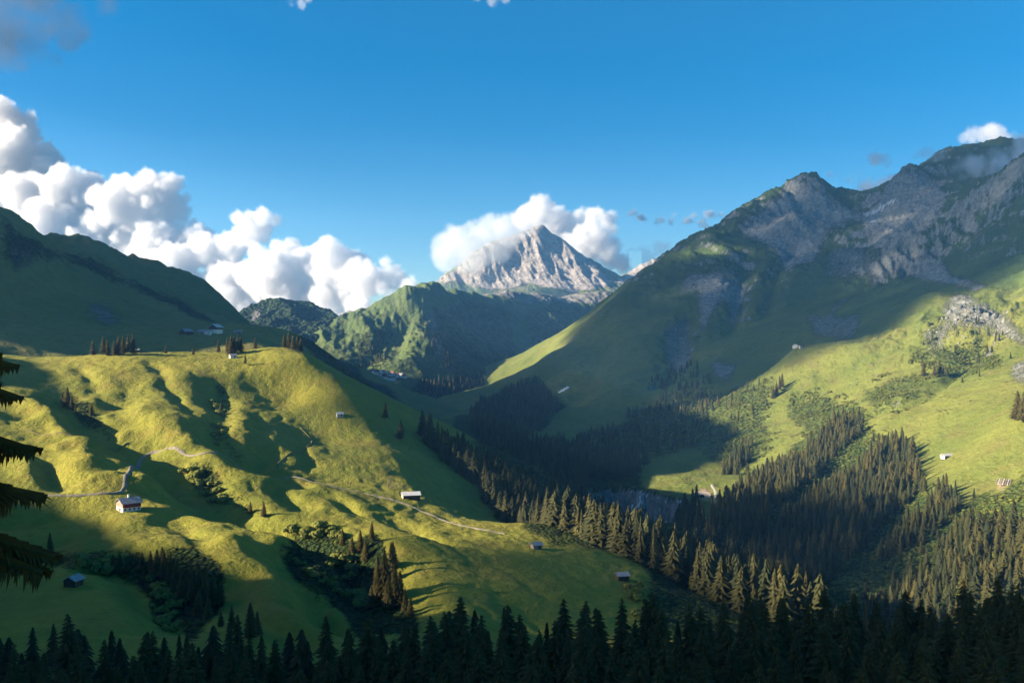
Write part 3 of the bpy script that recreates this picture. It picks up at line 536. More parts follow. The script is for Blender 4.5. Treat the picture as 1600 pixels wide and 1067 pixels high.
def house(name, pos, rz, L, W, hb, hw, hr, mats, label, cat='house', group=None, over=0.7, win=0, door=True, chimney=False, sink=2.0, planks=0):
    """gable house, ridge along its own x; mats = (base, upper wall, roof); hb base storey height, hw wall height, hr ridge rise"""
    e = empty(name, pos, rz); tag(e, label, cat, group)
    l, w_ = L / 2, W / 2
    if hb > 0: boxes('stone_base', [(-l, l, -w_, w_, -sink, hb)], mats[0], e)
    z0 = hb if hb > 0 else -sink; k = 0.04 if hb > 0 else 0.0
    v = [(-l - k, -w_ - k, z0), (-l - k, w_ + k, z0), (l + k, w_ + k, z0), (l + k, -w_ - k, z0), (-l - k, -w_ - k, hw), (-l - k, w_ + k, hw), (l + k, w_ + k, hw), (l + k, -w_ - k, hw), (-l - k, 0, hw + hr), (l + k, 0, hw + hr)]
    link('wall', mesh('wall', v, [(0, 1, 2, 3), (0, 4, 8, 5, 1), (2, 6, 9, 7, 3), (0, 3, 7, 4), (1, 5, 6, 2)]), mats[1], e)
    t = 0.22; lo = l + over; dz = hr / w_ * over; rf = empty_child = None
    for sgn in (-1, 1):
        a = [(-lo, 0, hw + hr + 0.05), (lo, 0, hw + hr + 0.05), (lo, sgn * (w_ + over), hw - dz + 0.05), (-lo, sgn * (w_ + over), hw - dz + 0.05)]
        b = [(p[0], p[1], p[2] + t) for p in a]
        p = link('roof_panel', mesh('roof_panel', a + b, [(0, 1, 2, 3), (7, 6, 5, 4), (0, 4, 5, 1), (1, 5, 6, 2), (2, 6, 7, 3), (3, 7, 4, 0)]), mats[2], e)
        if planks and sgn < 0:
            pass
    if chimney:
        c = boxes('chimney', [(-0.5, 0.5, -0.45, 0.45, hw + hr * 0.5, hw + hr + 1.5)], WHITE, e); boxes('chimney_cap', [(-0.62, 0.62, -0.57, 0.57, hw + hr + 1.5, hw + hr + 1.68)], SHINGLE, c)
    def window(cx, cy, cz, ax, s=0.5):
        sg = 1 if (cx if ax == 'x' else cy) > 0 else -1
        if ax == 'y':
            f = boxes('window', [(cx - s - .1, cx + s + .1, cy + sg * .05 - .05, cy + sg * .05 + .05, cz - s - .1, cz + s + .1)], WHITE, e)
            boxes('pane', [(cx - s, cx + s, cy + sg * .08 - .05, cy + sg * .08 + .05, cz - s, cz + s)], GLASS, f)
        else:
            f = boxes('window', [(cx + sg * .05 - .05, cx + sg * .05 + .05, cy - s - .1, cy + s + .1, cz - s - .1, cz + s + .1)], WHITE, e)
            boxes('pane', [(cx + sg * .08 - .05, cx + sg * .08 + .05, cy - s, cy + s, cz - s, cz + s)], GLASS, f)
    for i in range(win):
        cx = -l + L * (i + 0.5) / win
        window(cx, -w_ - k, max(hb * 0.5, 1.3), 'y')
        if hb > 0 and hw - hb > 1.6: window(cx, -w_ - k, hb + (hw - hb) * 0.5, 'y', 0.42)
    if win > 2: window(-l - k, -w_ * 0.4, hb * 0.5, 'x'); window(-l - k, w_ * 0.4, hb * 0.5, 'x')
    if door: boxes('door', [(-0.55 + l * 0.35, 0.55 + l * 0.35, -w_ - k - 0.07, -w_ - k + 0.02, 0.0, 2.0)] if not win else [(-l - k - 0.07, -l - k + 0.02, -0.5, 0.5, 0.0, 2.0)], DARKW, e)
    return e
def at(g, u, v, **k): return g.hit(u, v, **k)
D0 = R(0)
house('farmhouse', at(near, 201, 797), R(43), 9.6, 9.0, 2.4, 4.6, 2.2, (WHITE, WOOD, SHINGLE), 'farmhouse with white base, red boarded front and grey roof above the gravel track', 'farmhouse', None, 0.8, 4, True, True)
e_ = bpy.data.objects['farmhouse']; boxes('red_front', [(-4.75, 4.75, -4.66, -4.58, 2.45, 4.5)], REDW, e_); boxes('balcony', [(-4.4, 4.4, -5.5, -4.67, 2.32, 2.48), (-4.4, 4.4, -5.5, -5.42, 2.48, 3.3)], REDW, e_)
house('barn', at(near, 642, 779), R(14), 11.5, 7.5, 0, 3.0, 1.7, (WHITE, DARKW, PALER), 'long low barn with pale tin roof and dark front beside the track', 'barn', None, 0.7, 0, True)
b_ = bpy.data.objects['barn']; boxes('gable_boards', [(-5.83, -5.75, -3.6, 3.6, -1.0, 2.95)], WHITE, b_)
house('field_hut', at(near, 531, 650), R(20), 5.5, 4.2, 0, 2.1, 1.1, (WHITE, GREYW, PALER), 'tiny grey hut alone high on the bright sunlit meadow', 'hut', None, 0.5)
house('field_hut', at(near, 115, 914), R(80), 5.2, 4.6, 0, 2.3, 1.3, (WHITE, DARKW, SHINGLE), 'dark wooden hut with grey roof in the shaded lower left meadow', 'hut', None, 0.6)
house('field_hut', at(near, 838, 857), R(25), 5.2, 4.2, 0, 2.4, 1.2, (WHITE, WOOD, SHINGLE), 'grey roofed hut at the meadow edge below the golden spruces', 'hut', None, 0.6)
house('field_hut', at(near, 972, 905), R(15), 5.4, 4.4, 0, 2.3, 1.2, (WHITE, DARKW, SHINGLE), 'grey roofed hut at the lower tip of the shaded meadow', 'hut', None, 0.6)
house('field_hut', at(near, 364, 559), R(30), 6.5, 5.0, 0, 2.4, 1.4, (WHITE, WHITE, SHINGLE), 'small white hut on the crest below a clump of spruces', 'hut', None, 0.5)
house('field_hut', at(near, 211, 549), R(10), 8.0, 5.0, 0, 2.0, 1.2, (WHITE, DARKW, SHINGLE), 'low dark hut on the crest beside the row of spruces', 'hut', None, 0.5)
p_ = near.hit(1092, 905); house('field_hut', (p_[0], p_[1], p_[2] + 3.0), R(75), 6.5, 5.0, 0, 3.5, 3.6, (WHITE, DARKW, PALER), 'steep grey roof showing among the dark spruces of the valley', 'hut', None, 0.5, sink=6.0)
LB = dict(y0=1150)
house('farm_building', at(left, 291, 523, **LB), R(60), 13, 12, 0, 4.2, 3.2, (WHITE, DARKW, SHINGLE), 'dark gabled barn, first building of the shaded hamlet', 'barn')
house('farm_building', at(left, 315, 522, **LB), R(5), 8, 7, 0, 3.2, 2.2, (WHITE, WOOD, SHINGLE), 'small brown shed in the middle of the shaded hamlet', 'shed')
house('farm_building', at(left, 324, 522, **LB), R(5), 11, 8, 2.4, 3.4, 2.0, (WHITE, WHITE, SHINGLE), 'low white house in the middle of the shaded hamlet', 'house')
house('farm_building', at(left, 337, 520, **LB), R(70), 12, 13, 4.2, 7.5, 3.6, (WHITE, DARKW, PALER), 'tall white chalet with dark upper storey in the shaded hamlet', 'chalet', None, 1.2, 2)
house('farm_building', at(left, 372, 521, **LB), R(15), 10, 7, 0, 2.6, 1.8, (WHITE, WOOD, SHINGLE), 'lone brown shed at the far end of the shaded hamlet', 'shed')
house('alp_hut', at(right, 1243, 543), R(65), 9, 9, 0, 3.6, 2.4, (WHITE, WHITE, SHINGLE), 'white gabled alp hut at the shadow edge on the mountain meadow', 'hut', None, 0.5)
house('alp_hut', at(right, 1253, 543), R(10), 9, 6, 0, 2.6, 1.8, (WHITE, GREYW, DARKW), 'low grey shed next to the white gabled alp hut', 'shed', None, 0.5)
house('alp_hut', at(right, 1480, 715), R(15), 10.5, 6.5, 0, 2.4, 1.6, (WHITE, DARKW, PALER), 'pale roofed hut alone on the bright meadow at right', 'hut', None, 0.6)
boxes('gable_boards', [(-5.4, -5.3, -3.2, 3.2, -1, 2.35)], WHITE, [o for o in bpy.data.objects if o.get('label', '').startswith('pale roofed hut alone')][0])
# timber stacked on the earth bank
p_ = at(right, 1568, 757); e = empty('timber_stack', p_, R(-35)); tag(e, 'brown logs laid side by side on the bare earth bank', 'logs')
for i in range(7):
    ring = [(0.55 * math.cos(a * math.pi / 3), 0.55 * math.sin(a * math.pi / 3)) for a in range(6)]
    v = [(i * 1.7 - 5 + r[0], yy, 0.9 + r[1] + (3.0 if yy > 0 else 0)) for yy in (-5.5, 5.5) for r in ring]
    f = [(a, (a + 1) % 6, 6 + (a + 1) % 6, 6 + a) for a in range(6)] + [tuple(range(5, -1, -1)), tuple(range(6, 12))]
    link('log', mesh('log', v, f), GREYW if i % 2 else WOOD, e)
# the tunnel portal on the valley road
p_ = at(right, 1097, 778); e = empty('tunnel_portal', p_, R(-12)); tag(e, 'pale stone portal with dark arch at the foot of the small lit meadow', 'tunnel portal')
na = 9; arch = [(2.6 * math.cos(math.pi * i / (na - 1)), 2.2 + 2.2 * math.sin(math.pi * i / (na - 1))) for i in range(na)]
outer = [(9.0, -2), (9.0, 6.5), (-9.0, 8.5), (-9.0, -2)]
v = []; f = []
loop = [(2.6, -2)] + arch + [(-2.6, -2)]; out2 = [(9.0, -2), (9, 2.2), (9, 4), (8, 6.6), (5, 6.9), (2, 7.3), (-2, 7.7), (-5, 8), (-9, 6), (-9, 2.2), (-9, -2)]
for (x_, z_) in loop: v += [(x_, 0, z_), (x_, 1.4, z_)]
for (x_, z_) in out2: v += [(x_, 0, z_), (x_, 1.4, z_)]
n_ = len(loop)
for i in range(n_ - 1):
    a, b, c, d = 2 * i, 2 * i + 2, 2 * (n_ + i + 1), 2 * (n_ + i)
    f += [(a, b, c, d), (b, a, a + 1, b + 1), (d, c, c + 1, d + 1)]
link('portal_wall', mesh('portal_wall', v, f), plain('portal_stone', (0.42, 0.37, 0.33), 0.9, 0.2, 0.4), e); boxes('tunnel_dark_sheet', [(-2.8, 2.8, 1.41, 1.6, -2, 4.6)], GLASS, e)  # a dark sheet closes the arch in place of the tunnel's inner shade
rng = random.Random(5)
VIL = [(571, 590, 0), (577, 587, 0), (582, 590, 1), (588, 586, 1), (590, 592, 0), (595, 588, 2), (597, 584, 1), (601, 590, 0), (605, 593, 2), (609, 589, 2), (612, 586, 2), (612, 594, 3), (618, 590, 1), (622, 588, 2), (627, 589, 1), (632, 590, 2), (592, 597, 1), (596, 600, 1), (600, 602, 1), (586, 582, 0), (605, 585, 1)]
VN = ['brown roofed', 'white walled', 'red roofed', 'large pale']
for i, (u, v_, k) in enumerate(VIL):
    big = 1.5 if k == 3 else 1.0
    house('village_house', at(mid, u, v_), R(rng.uniform(-70, 70)), rng.uniform(11, 16) * big, rng.uniform(9, 12) * big, 3.0, rng.uniform(5.5, 7.5), rng.uniform(3, 4.5), (WHITE, (DARKW, WHITE, WHITE, WHITE)[k], (BROWN, SHINGLE, REDT, BROWN)[k], ),
          VN[k] + ' house ' + ('at the left end' if u < 585 else 'in the back row' if v_ < 588 else 'in the lower row' if v_ > 596 else 'in the middle' if u < 610 else 'at the right end') + ' of the distant sunlit village' if k != 3 else 'largest pale house at the front of the distant sunlit village', 'house', 'houses of the distant village', 0.9, 0, False)
# fence on the shoulder of the hill
e = empty('pasture_fence', at(near, 712, 810)); tag(e, 'short row of pale fence posts on the shaded shoulder of the hill', 'fence')
ex, ey, ez = e.location
for i in range(11):
    x_, y_, z_ = near.hit(690 + 4.2 * i, 803 + 1.15 * i)
    boxes('post', [(x_ - ex - .08, x_ - ex + .08, y_ - ey - .08, y_ - ey + .08, z_ - ez - .3, z_ - ez + 1.5)], GREYW, e)
print('buildings', round(time.time() - T0, 1))

# ------------------------------------------------------------------ trees
def foliage_mat(name, col, col2, scale):
    m = N(name); geo = m.n('ShaderNodeNewGeometry'); oi = m.n('ShaderNodeObjectInfo')
    n = m.noise(scale, 4, 0.6, geo.outputs['Position']); n2 = m.noise(scale * 0.09, 2, 0.5, geo.outputs['Position'])
    c = m.mix(m.ramp(m.math('ADD', m.mul(n, 0.5), m.mul(n2, 0.5)), 0.38, 0.62), col, col2)
    tn = m.n('ShaderNodeAttribute'); tn.attribute_name = 'tone'
    c = m.mix(m.mul(m.math('MAXIMUM', oi.outputs['Random'], 0.0), 0.4), c, tuple(x * 0.6 for x in col2))
    c = m.mix(m.ramp(tn.outputs['Fac'], 0.35, 1.0, 0, 0.75), c, (col[0] * 0.45, col[1] * 0.6, col[2] * 0.8)); c = m.mix(m.ramp(tn.outputs['Fac'], 0.0, 0.22, 0.5, 0.0), c, (col2[0] * 1.5, col2[1] * 1.25, col2[2]))
    m.bsdf(c, 0.8, 0.15); return m.m
NEEDLE = foliage_mat('spruce_needles', (0.034, 0.040, 0.012), (0.066, 0.060, 0.018), 0.35)
LEAF = foliage_mat('scrub_leaves', (0.072, 0.100, 0.022), (0.125, 0.150, 0.032), 0.4)
BARK = plain('spruce_bark', (0.10, 0.075, 0.055), 0.95, 0.3, 2.0)
def trunk_mesh(name, H, r, seg=6):
    v, f = [], []; zs = [(-1.5, 1.25), (0, 1.1), (H * 0.4, 0.7), (H * 0.97, 0.05)]
    for z, k in zs:
        for i in range(seg): a = i * 2 * math.pi / seg; v.append((r * k * math.cos(a), r * k * math.sin(a), z))
    for j in range(len(zs) - 1):
        for i in range(seg): f.append((j * seg + i, j * seg + (i + 1) % seg, (j + 1) * seg + (i + 1) % seg, (j + 1) * seg + i))
    return v, f
def crown_arrays(seed, H, rad, whorls, per, det, low=0.06):
    """triangles of a spruce crown: whorls of drooping boughs with side sprigs"""
    r = random.Random(seed); T = []
    lean = (r.uniform(-.02, .02), r.uniform(-.02, .02)); gap = r.uniform(0, 6.28)
    for wv in range(whorls):
        t = low + (0.985 - low) * max(0.0, (wv + r.uniform(-.3, .3)) / (whorls - 1)) ** 0.92; t = min(max(t, low), 0.99)
        z = t * H; prof = (1 - t) ** 0.78 * (0.55 + 0.45 * min(1, (t - low) / 0.12 + 0.25))
        n = max(4, int(per * (0.55 + 0.5 * (1 - t)))); off = r.uniform(0, 6.28)
        for b in range(n):
            a = off + b * 2 * math.pi / n + r.uniform(-.28, .28)
            L = rad * prof * (r.uniform(0.62, 1.16) if det < 2 else r.uniform(0.35, 1.2)) * (1 + 0.16 * math.cos(a - gap)) + 0.06 * rad
            zz = z + r.uniform(-.4, .4) * H / whorls; dr = r.uniform(0.24, 0.42) * (1.15 - 0.75 * t)
            ca, sa = math.cos(a), math.sin(a); w_ = L * r.uniform(0.2, 0.3) + 0.012 * H
            def pt(s, side, dz=0.0): return (ca * s * L - sa * side + lean[0] * zz, sa * s * L + ca * side + lean[1] * zz, zz - dr * L * (s ** 1.35) + 0.10 * L * max(0, s - 0.7) + dz)
            bw = 0.45 if det == 1 else 0.07
            if det == 0:
                T += [(pt(0.02, 0, 0.03 * H), pt(0.62, -w_, -0.05 * L), pt(1, 0)), (pt(0.02, 0, 0.03 * H), pt(1, 0), pt(0.62, w_, -0.05 * L))]
            else:
                T += [(pt(0, 0, 0.02 * H), pt(0.5, -w_ * bw, -0.1 * L), pt(1, 0)), (pt(0, 0, 0.02 * H), pt(1, 0), pt(0.5, w_ * bw, -0.1 * L))]
                ns = 4 if det == 1 else 30
                for k in range(ns):
                    s = 0.22 + 0.74 * (k + r.uniform(0, .8)) / ns
                    for sg in (-1, 1):
                        q = w_ * (1.25 - s * 0.85) * r.uniform(0.7, 1.4); ws = 0.085 if det == 1 else 0.022
                        T.append((pt(s - ws, 0), pt(min(1.04, s + ws), 0), pt(min(1.05, s + 0.14), sg * q, -q * r.uniform(0.15, 0.55))))
                        if det == 2: T.append((pt(s, sg * q * 0.3), pt(s + 0.07, sg * q * 0.42), pt(s + 0.03, sg * q * 0.5, -q * r.uniform(0.45, 0.85))))
    return np.array(T, dtype=np.float32).reshape(-1, 3)
def skirt_arrays(seed, H, rad, whorls, n, low=0.05):
    """a spruce crown for the middle distance: ragged skirts of boughs one above the other"""
    r = random.Random(seed); T = []
    for wv in range(whorls):
        t = low + (0.93 - low) * wv / (whorls - 1); Rr = rad * ((1 - t) ** 0.85) * r.uniform(.86, 1.12) + 0.03 * rad; zt = min(H, t * H + H / whorls * 1.75); zb = t * H; o = r.uniform(0, 6.28)
        cx, cy_ = r.uniform(-.06, .06) * Rr, r.uniform(-.06, .06) * Rr; ring = []
        for i in range(2 * n):
            a = o + i * math.pi / n + r.uniform(-.15, .15); k = r.uniform(.82, 1.2) if i % 2 == 0 else r.uniform(.5, .68)
            ring.append((cx + Rr * k * math.cos(a), cy_ + Rr * k * math.sin(a), zb + (r.uniform(-.35, .1) if i % 2 == 0 else r.uniform(.25, .6)) * H / whorls))
        for i in range(2 * n): T += [(cx * .3, cy_ * .3, zt), ring[i], ring[(i + 1) % (2 * n)]]
    return np.array(T, dtype=np.float32).reshape(-1, 3)
def tri_mesh(name, V): return mesh(name, V, np.arange(len(V)).reshape(-1, 3))
HT = 25.0
NEARV = []; MIDV = []
for i in range(5):
    V = crown_arrays(100 + i, HT, (7.2, 6.2, 7.8, 6.7, 5.8)[i], 34, 12, 1, (0.05, 0.1, 0.03, 0.07, 0.16)[i]); V = np.concatenate([V, skirt_arrays(150 + i, HT * 0.98, 3.6, 16, 7, 0.06)]); me = tri_mesh('crown', V); me.materials.append(NEEDLE)
    tv, tf = trunk_mesh('t', HT, 0.32); tm = mesh('trunk', tv, tf, True); tm.materials.append(BARK); NEARV.append((me, tm))
for i in range(5):
    V = skirt_arrays(200 + i, HT, (7.2, 6.2, 7.8, 6.7, 5.6)[i], 24, 11, (0.05, 0.1, 0.03, 0.07, 0.14)[i]); me = tri_mesh('crown', V); me.materials.append(NEEDLE)
    tv, tf = trunk_mesh('t', HT, 0.3, 4); tm = mesh('trunk', tv, tf); tm.materials.append(BARK); MIDV.append((me, tm, V))
LOWV = [skirt_arrays(300 + i, HT, (7.2, 6.4, 7.8, 5.8)[i], 6, 6) for i in range(4)]
MID2 = [skirt_arrays(400 + i, HT, (7.4, 6.4, 8.0, 5.6)[i], 12, 7) for i in range(4)]
TREES = []      # (x, y, z, height, label, group, fixed)
rs = np.random.RandomState(11)
def ground_z(x, y):
    x = np.asarray(x, float); y = np.asarray(y, float)
    z = np.full(x.shape, -400.0)
    for g, a, b in ((near, 0, 1115), (right, 475, 4200), (left, 990, 2650), (mid, 2500, 5700)):
        m = (y > a) & (y < b)
        if g is right: m &= (x / y * F + CU > 645)
        if g is left: m &= (x / y * F + CU < 755)
        if g is mid: m &= (x / y * F + CU > 455)
        if m.any(): z[m] = np.maximum(z[m], g.h(x[m], y[m]))
    return z
def uv(x, y, z): return CU + x / y * F, CV - z / y * F
# 1 the dark foreground forest
TOPU = [-60, 20, 60, 118, 150, 185, 210, 250, 285, 340, 385, 440, 500, 560, 620, 700, 760, 800, 850, 905, 960, 1000, 1050, 1100, 1170, 1210, 1250, 1290, 1330, 1390, 1440, 1500, 1540, 1590, 1660]
TOPV = [960, 990, 1000, 975, 1000, 992, 985, 995, 972, 992, 975, 985, 990, 972, 968, 955, 958, 952, 962, 946, 958, 940, 955, 948, 940, 932, 945, 938, 945, 935, 942, 915, 925, 905, 900]
FG = 'dark spruces of the forest along the bottom of the picture'
for d0, nrow, dv in ((252, 56, -14), (228, 58, 2), (200, 54, 26), (175, 48, 52), (150, 42, 84)):
    for i in range(nrow):
        u = -50 + 1700 * (i + rs.uniform(-.4, .4)) / (nrow - 1); d = d0 * rs.uniform(0.92, 1.08)
        vt = np.interp(u, TOPU, TOPV) + dv + rs.uniform(-12, 26)
        x = (u - CU) / F * d; z = float(near.h(np.array([x]), np.array([d]))[0]); h = -(vt - CV) / F * d - z
        if h < 9: continue
        seg = next(t for k, t in ((230, 'under the dark hut in the lower left meadow'), (430, 'under the wood of the lower left gully'), (680, 'under the wood of the middle gully'), (1000, 'under the wide shaded meadow'), (1250, 'under the shaded valley forest'), (9999, 'under the sunlit wood of the right slope')) if u < k)
        TREES.append((x, d, z, min(h, 36.0), ('back row spruce of the bottom forest ' if dv <= 2 else 'dark front spruce of the bottom forest ') + seg, FG, 1))
# 2 trees that stand out one by one: (u, v of the foot, height in pixels)
def named(g, lst, label, group, **k):
    for i, (u, v_, hp) in enumerate(lst):
        x, y, z = g.hit(u, v_, **k)
        TREES.append((x, y, z, hp / F * y, label[i] if isinstance(label, list) else label, group, 2))
named(near, [(145, 556, 26), (161, 555, 30), (168, 555, 26), (178, 555, 24), (185, 554, 30), (192, 554, 29), (200, 553, 31), (208, 553, 32)], 'spruce in the row on the left end of the sunlit crest', 'row of spruces on the crest')
named(near, [(355, 552, 26), (361, 553, 29), (366, 552, 27), (371, 551, 28), (376, 551, 26)], 'spruce in the tight clump behind the white crest hut', 'clump behind the crest hut')
named(near, [(341, 552, 22), (302, 554, 14), (399, 545, 20), (383, 570, 18), (259, 552, 14)], ['slender lone spruce just left of the clump on the crest', 'small spruce in the dip of the sunlit crest', 'lone spruce right of the clump on the crest', 'small dark spruce on the sunlit slope below the crest hut', 'stunted spruce on the crest right of the long spruce row'], None)
named(near, [(444, 542, 22), (451, 543, 26), (458, 545, 26), (464, 547, 24), (470, 549, 22)], 'dark spruce in the clump on the right end of the crest', 'dark clump at the crest end')
named(near, [(97, 632, 20), (105, 636, 33), (112, 640, 24), (118, 646, 16)], 'dark spruce in the small group in the left gully', 'spruces in the left gully')
named(near, [(143, 647, 17), (345, 645, 18), (391, 801, 19), (412, 807, 25), (602, 656, 30), (626, 686, 32)], ['small lone spruce in the gully right of the left group', 'small spruce by the shaded stream bank on the sunlit slope', 'smaller spruce of the pair below the farm track', 'taller spruce of the pair below the farm track', 'lone spruce on the upper shaded side of the hill', 'bushy spruce on the shaded side of the hill, lower one'], None)
named(near, [(78, 882, 52), (176, 894, 30), (187, 896, 36), (198, 895, 30)], ['broad dark spruce beside the near bough at the left edge'] + ['dark spruce at the left end of the lower gully wood'] * 3, 'dark spruces at the gully edge')
named(near, [(222, 888, 28), (235, 892, 34), (245, 898, 42), (256, 902, 46), (266, 908, 46), (276, 908, 40), (285, 915, 34), (253, 880, 28), (291, 928, 36), (300, 942, 52), (311, 940, 62), (321, 944, 56), (333, 942, 46), (344, 940, 34), (297, 912, 30), (282, 940, 44), (270, 930, 38), (310, 960, 40), (325, 965, 36)], 'spruce in the dark wood filling the lower left gully', 'wood in the lower left gully')
named(near, [(362, 985, 42), (345, 978, 26), (391, 1000, 62), (402, 990, 38)], 'spruce on the small shaded knoll below the gully wood', 'spruces on the shaded knoll')
named(near, [(535, 852, 28), (550, 864, 30), (563, 860, 34), (581, 844, 30), (571, 874, 34), (545, 880, 26), (590, 905, 44), (601, 930, 74), (611, 910, 66), (614, 884, 40), (625, 945, 56), (633, 958, 42), (590, 935, 54), (607, 950, 54), (641, 962, 32), (580, 948, 34), (617, 935, 60), (556, 900, 26), (568, 925, 30)], 'spruce in the tall dark wood of the middle gully', 'wood in the middle gully')
named(right, [(1590, 655, 46), (1600, 660, 50), (1218, 612, 26), (1213, 618, 24), (1222, 606, 24), (1208, 622, 20), (1443, 588, 26), (1460, 590, 24), (1468, 586, 28)], ['dark spruce at the right edge of the bright meadow'] * 2 + ['spruce in the short file on the lit mountain meadow'] * 4 + ['spruce below the rocky knoll on the right mountain'] * 3, 'spruces on the mountain meadow')
# 3 the woods: spots at least a few metres apart
def scatter(x0, x1, y0, y1, n, keep, spacing, hmin, hmax, label, group, g=None):
    x = rs.uniform(x0, x1, n); y = rs.uniform(y0, y1, n); z = ground_z(x, y) if g is None else g.h(x, y)
    u, v_ = uv(x, y, z); k = keep(x, y, z, u, v_); cells = {}
    for a, b, c in zip(x[k], y[k], z[k]):
        key = (int(a // spacing), int(b // spacing)); ok = True
        for i in (-1, 0, 1):
            for j in (-1, 0, 1):
                for (p, q) in cells.get((key[0] + i, key[1] + j), ()):
                    if (p - a) ** 2 + (q - b) ** 2 < spacing * spacing: ok = False
        if not ok: continue
        cells.setdefault(key, []).append((a, b))
        TREES.append((a, b, c, (hmin + (hmax - hmin) * rs.beta(1.6, 1.6)) * (rs.uniform(.45, .8) if rs.rand() < 0.25 else 1.0), label, group, 3))
EX = np.array([(430, 118), (500, 92), (560, 56), (620, 30), (680, 10), (740, -10), (800, -34), (900, -84), (1000, -140), (1120, -190)], float)
def flank_keep(x, y, z, u, v_):
    e = np.interp(y, EX[:, 0], EX[:, 1]) + 9 * fbm(x, y, 60, 2, 201); return (x > e) & (x < e + 150) & (z > -205) & (y < 905 + 15 * pn(x / 20, y / 20)) & ((u < 1190) | (rs.rand(*u.shape) < 0.25))
scatter(-220, 330, 425, 1110, 26000, flank_keep, 5.6, 19, 31, 'spruce on the wooded flank below the sunlit hill', 'spruces on the hill flank')
def polys(ps, dens=1.0, fr=0.0):
    def k(x, y, z, u, v_):
        uu = u + 10 * fbm(x, y, 45, 3, 210); vv = v_ + 7 * fbm(x, y, 45, 3, 214); m = np.zeros(u.shape, bool)
        for p in ps: m |= in_poly(uu, vv, p)
        if fr > 0: m &= fbm(x, y, 38, 2, 220) > fr
        return m & (rs.rand(*u.shape) < dens)
    return k
VAL = [[(740, 648), (800, 610), (840, 596), (872, 640), (815, 690), (880, 705), (1000, 722), (1008, 740), (905, 756), (915, 800), (985, 838), (1055, 858), (1066, 812), (1085, 792), (1100, 830), (1130, 800), (1200, 835), (1300, 910), (1250, 935), (1180, 930), (1100, 960), (760, 800)]]
scatter(-160, 420, 560, 2500, 42000, polys(VAL), 7.0, 18, 29, 'spruce in the shaded valley forest', 'spruces of the shaded valley', right)
LIT = [[(1128, 800), (1150, 772), (1185, 742), (1240, 722), (1318, 655), (1345, 668), (1325, 700), (1262, 752), (1200, 805), (1190, 830)], [(1200, 835), (1250, 800), (1290, 768), (1350, 728), (1388, 692), (1428, 715), (1446, 765), (1400, 800), (1350, 850), (1300, 900), (1240, 870)],
       [(1375, 880), (1430, 810), (1480, 772), (1505, 792), (1440, 850)], [(1345, 975), (1420, 905), (1470, 890), (1500, 820), (1560, 822), (1610, 840), (1650, 980), (1380, 1010)], [(1128, 735), (1160, 692), (1184, 702), (1150, 738)]]
scatter(120, 620, 520, 1400, 52000, polys(LIT, 1.0, -0.38), 5.6, 11, 23, 'spruce in the sunlit wood on the right slope', 'spruces of the sunlit right wood', right)
scatter(120, 620, 520, 1500, 9000, polys([[(1110, 800), (1180, 740), (1330, 640), (1480, 770), (1620, 800), (1650, 1000), (1200, 960)]], 0.25, 0.2), 10.0, 7, 15, 'small spruce among scrub on the right slope', 'spruces scattered on the right slope', right)
scatter(300, 900, 1000, 2000, 9000, polys([[(1410, 560), (1460, 530), (1560, 540), (1570, 570), (1500, 600), (1470, 590)], [(1480, 480), (1560, 500), (1590, 560), (1540, 560)], [(1100, 640), (1200, 590), (1200, 640), (1120, 710)]], 0.5, 0.1), 10.0, 8, 15, 'small spruce below the rocky knoll', 'spruces near the rocky knoll', right)
scatter(0, 420, 1400, 2300, 16000, polys([[(900, 690), (960, 665), (1060, 610), (1110, 600), (1120, 680), (1010, 725)], [(1000, 590), (1080, 570), (1110, 600), (1060, 630)]], 0.6, 0.05), 9.0, 13, 22, 'spruce on the shaded foot of the great mountain', 'spruces at the mountain foot', right)
scatter(-600, 120, 2300, 3300, 42000, polys([[(535, 600), (575, 600), (600, 610), (640, 622), (660, 600), (690, 596), (760, 600), (820, 560), (850, 590), (780, 640), (740, 665), (600, 650)]], 0.8, -0.1), 12.0, 17, 27, 'spruce in the far blue valley forest', 'spruces of the far valley', mid)
scatter(-500, 50, 2650, 3600, 16000, polys([[(660, 500), (690, 500), (720, 590), (700, 610)], [(760, 520), (800, 510), (826, 590), (780, 600)], [(560, 530), (600, 530), (600, 575), (560, 580)], [(700, 600), (830, 570), (800, 620)]], 0.5, 0.1), 15.0, 14, 22, 'spruce on the far cliff mountain', 'spruces on the far cliffs', mid)
print('spots', len(TREES), round(time.time() - T0, 1))
order = sorted(range(len(TREES)), key=lambda i: (0 if TREES[i][6] == 2 else 1, -TREES[i][3] / TREES[i][1]))
single, rest = order[:300], order[300:]
for n_, i in enumerate(single):
    x, y, z, h, lab, grp, k = TREES[i]; hp = h / y * F
    me, tm = (NEARV[i % 5][:2] if hp > 75 else MIDV[i % 5][:2])
    e = empty('spruce_tree', (x, y, z - 0.3), rs.uniform(0, 6.28), 1.0); s_ = h / HT; e.scale = (s_ * rs.uniform(.85, 1.15) * (0.9 if h > 30 else 1), ) * 2 + (s_,)
    tag(e, lab, 'tree', grp); link('trunk', tm, None, e); link('crown', me, None, e)
VV, TN = [], []
for i in rest:
    x, y, z, h, lab, grp, k = TREES[i]; s_ = h / HT
    src = (MID2 if y < 1300 else LOWV)[i % 4]
    a = rs.uniform(0, 6.28); ca, sa = math.cos(a), math.sin(a); f_ = s_ * rs.uniform(.66, 1.3); TN.append(np.full(len(src), rs.rand() if rs.rand() < .8 else 0.3, np.float32))
    V = np.empty_like(src); V[:, 0] = (src[:, 0] * ca - src[:, 1] * sa) * f_ + x; V[:, 1] = (src[:, 0] * sa + src[:, 1] * ca) * f_ + y; V[:, 2] = src[:, 2] * s_ + z - 0.5; VV.append(V)
V = np.concatenate(VV); print('forest triangles', len(V) // 3)
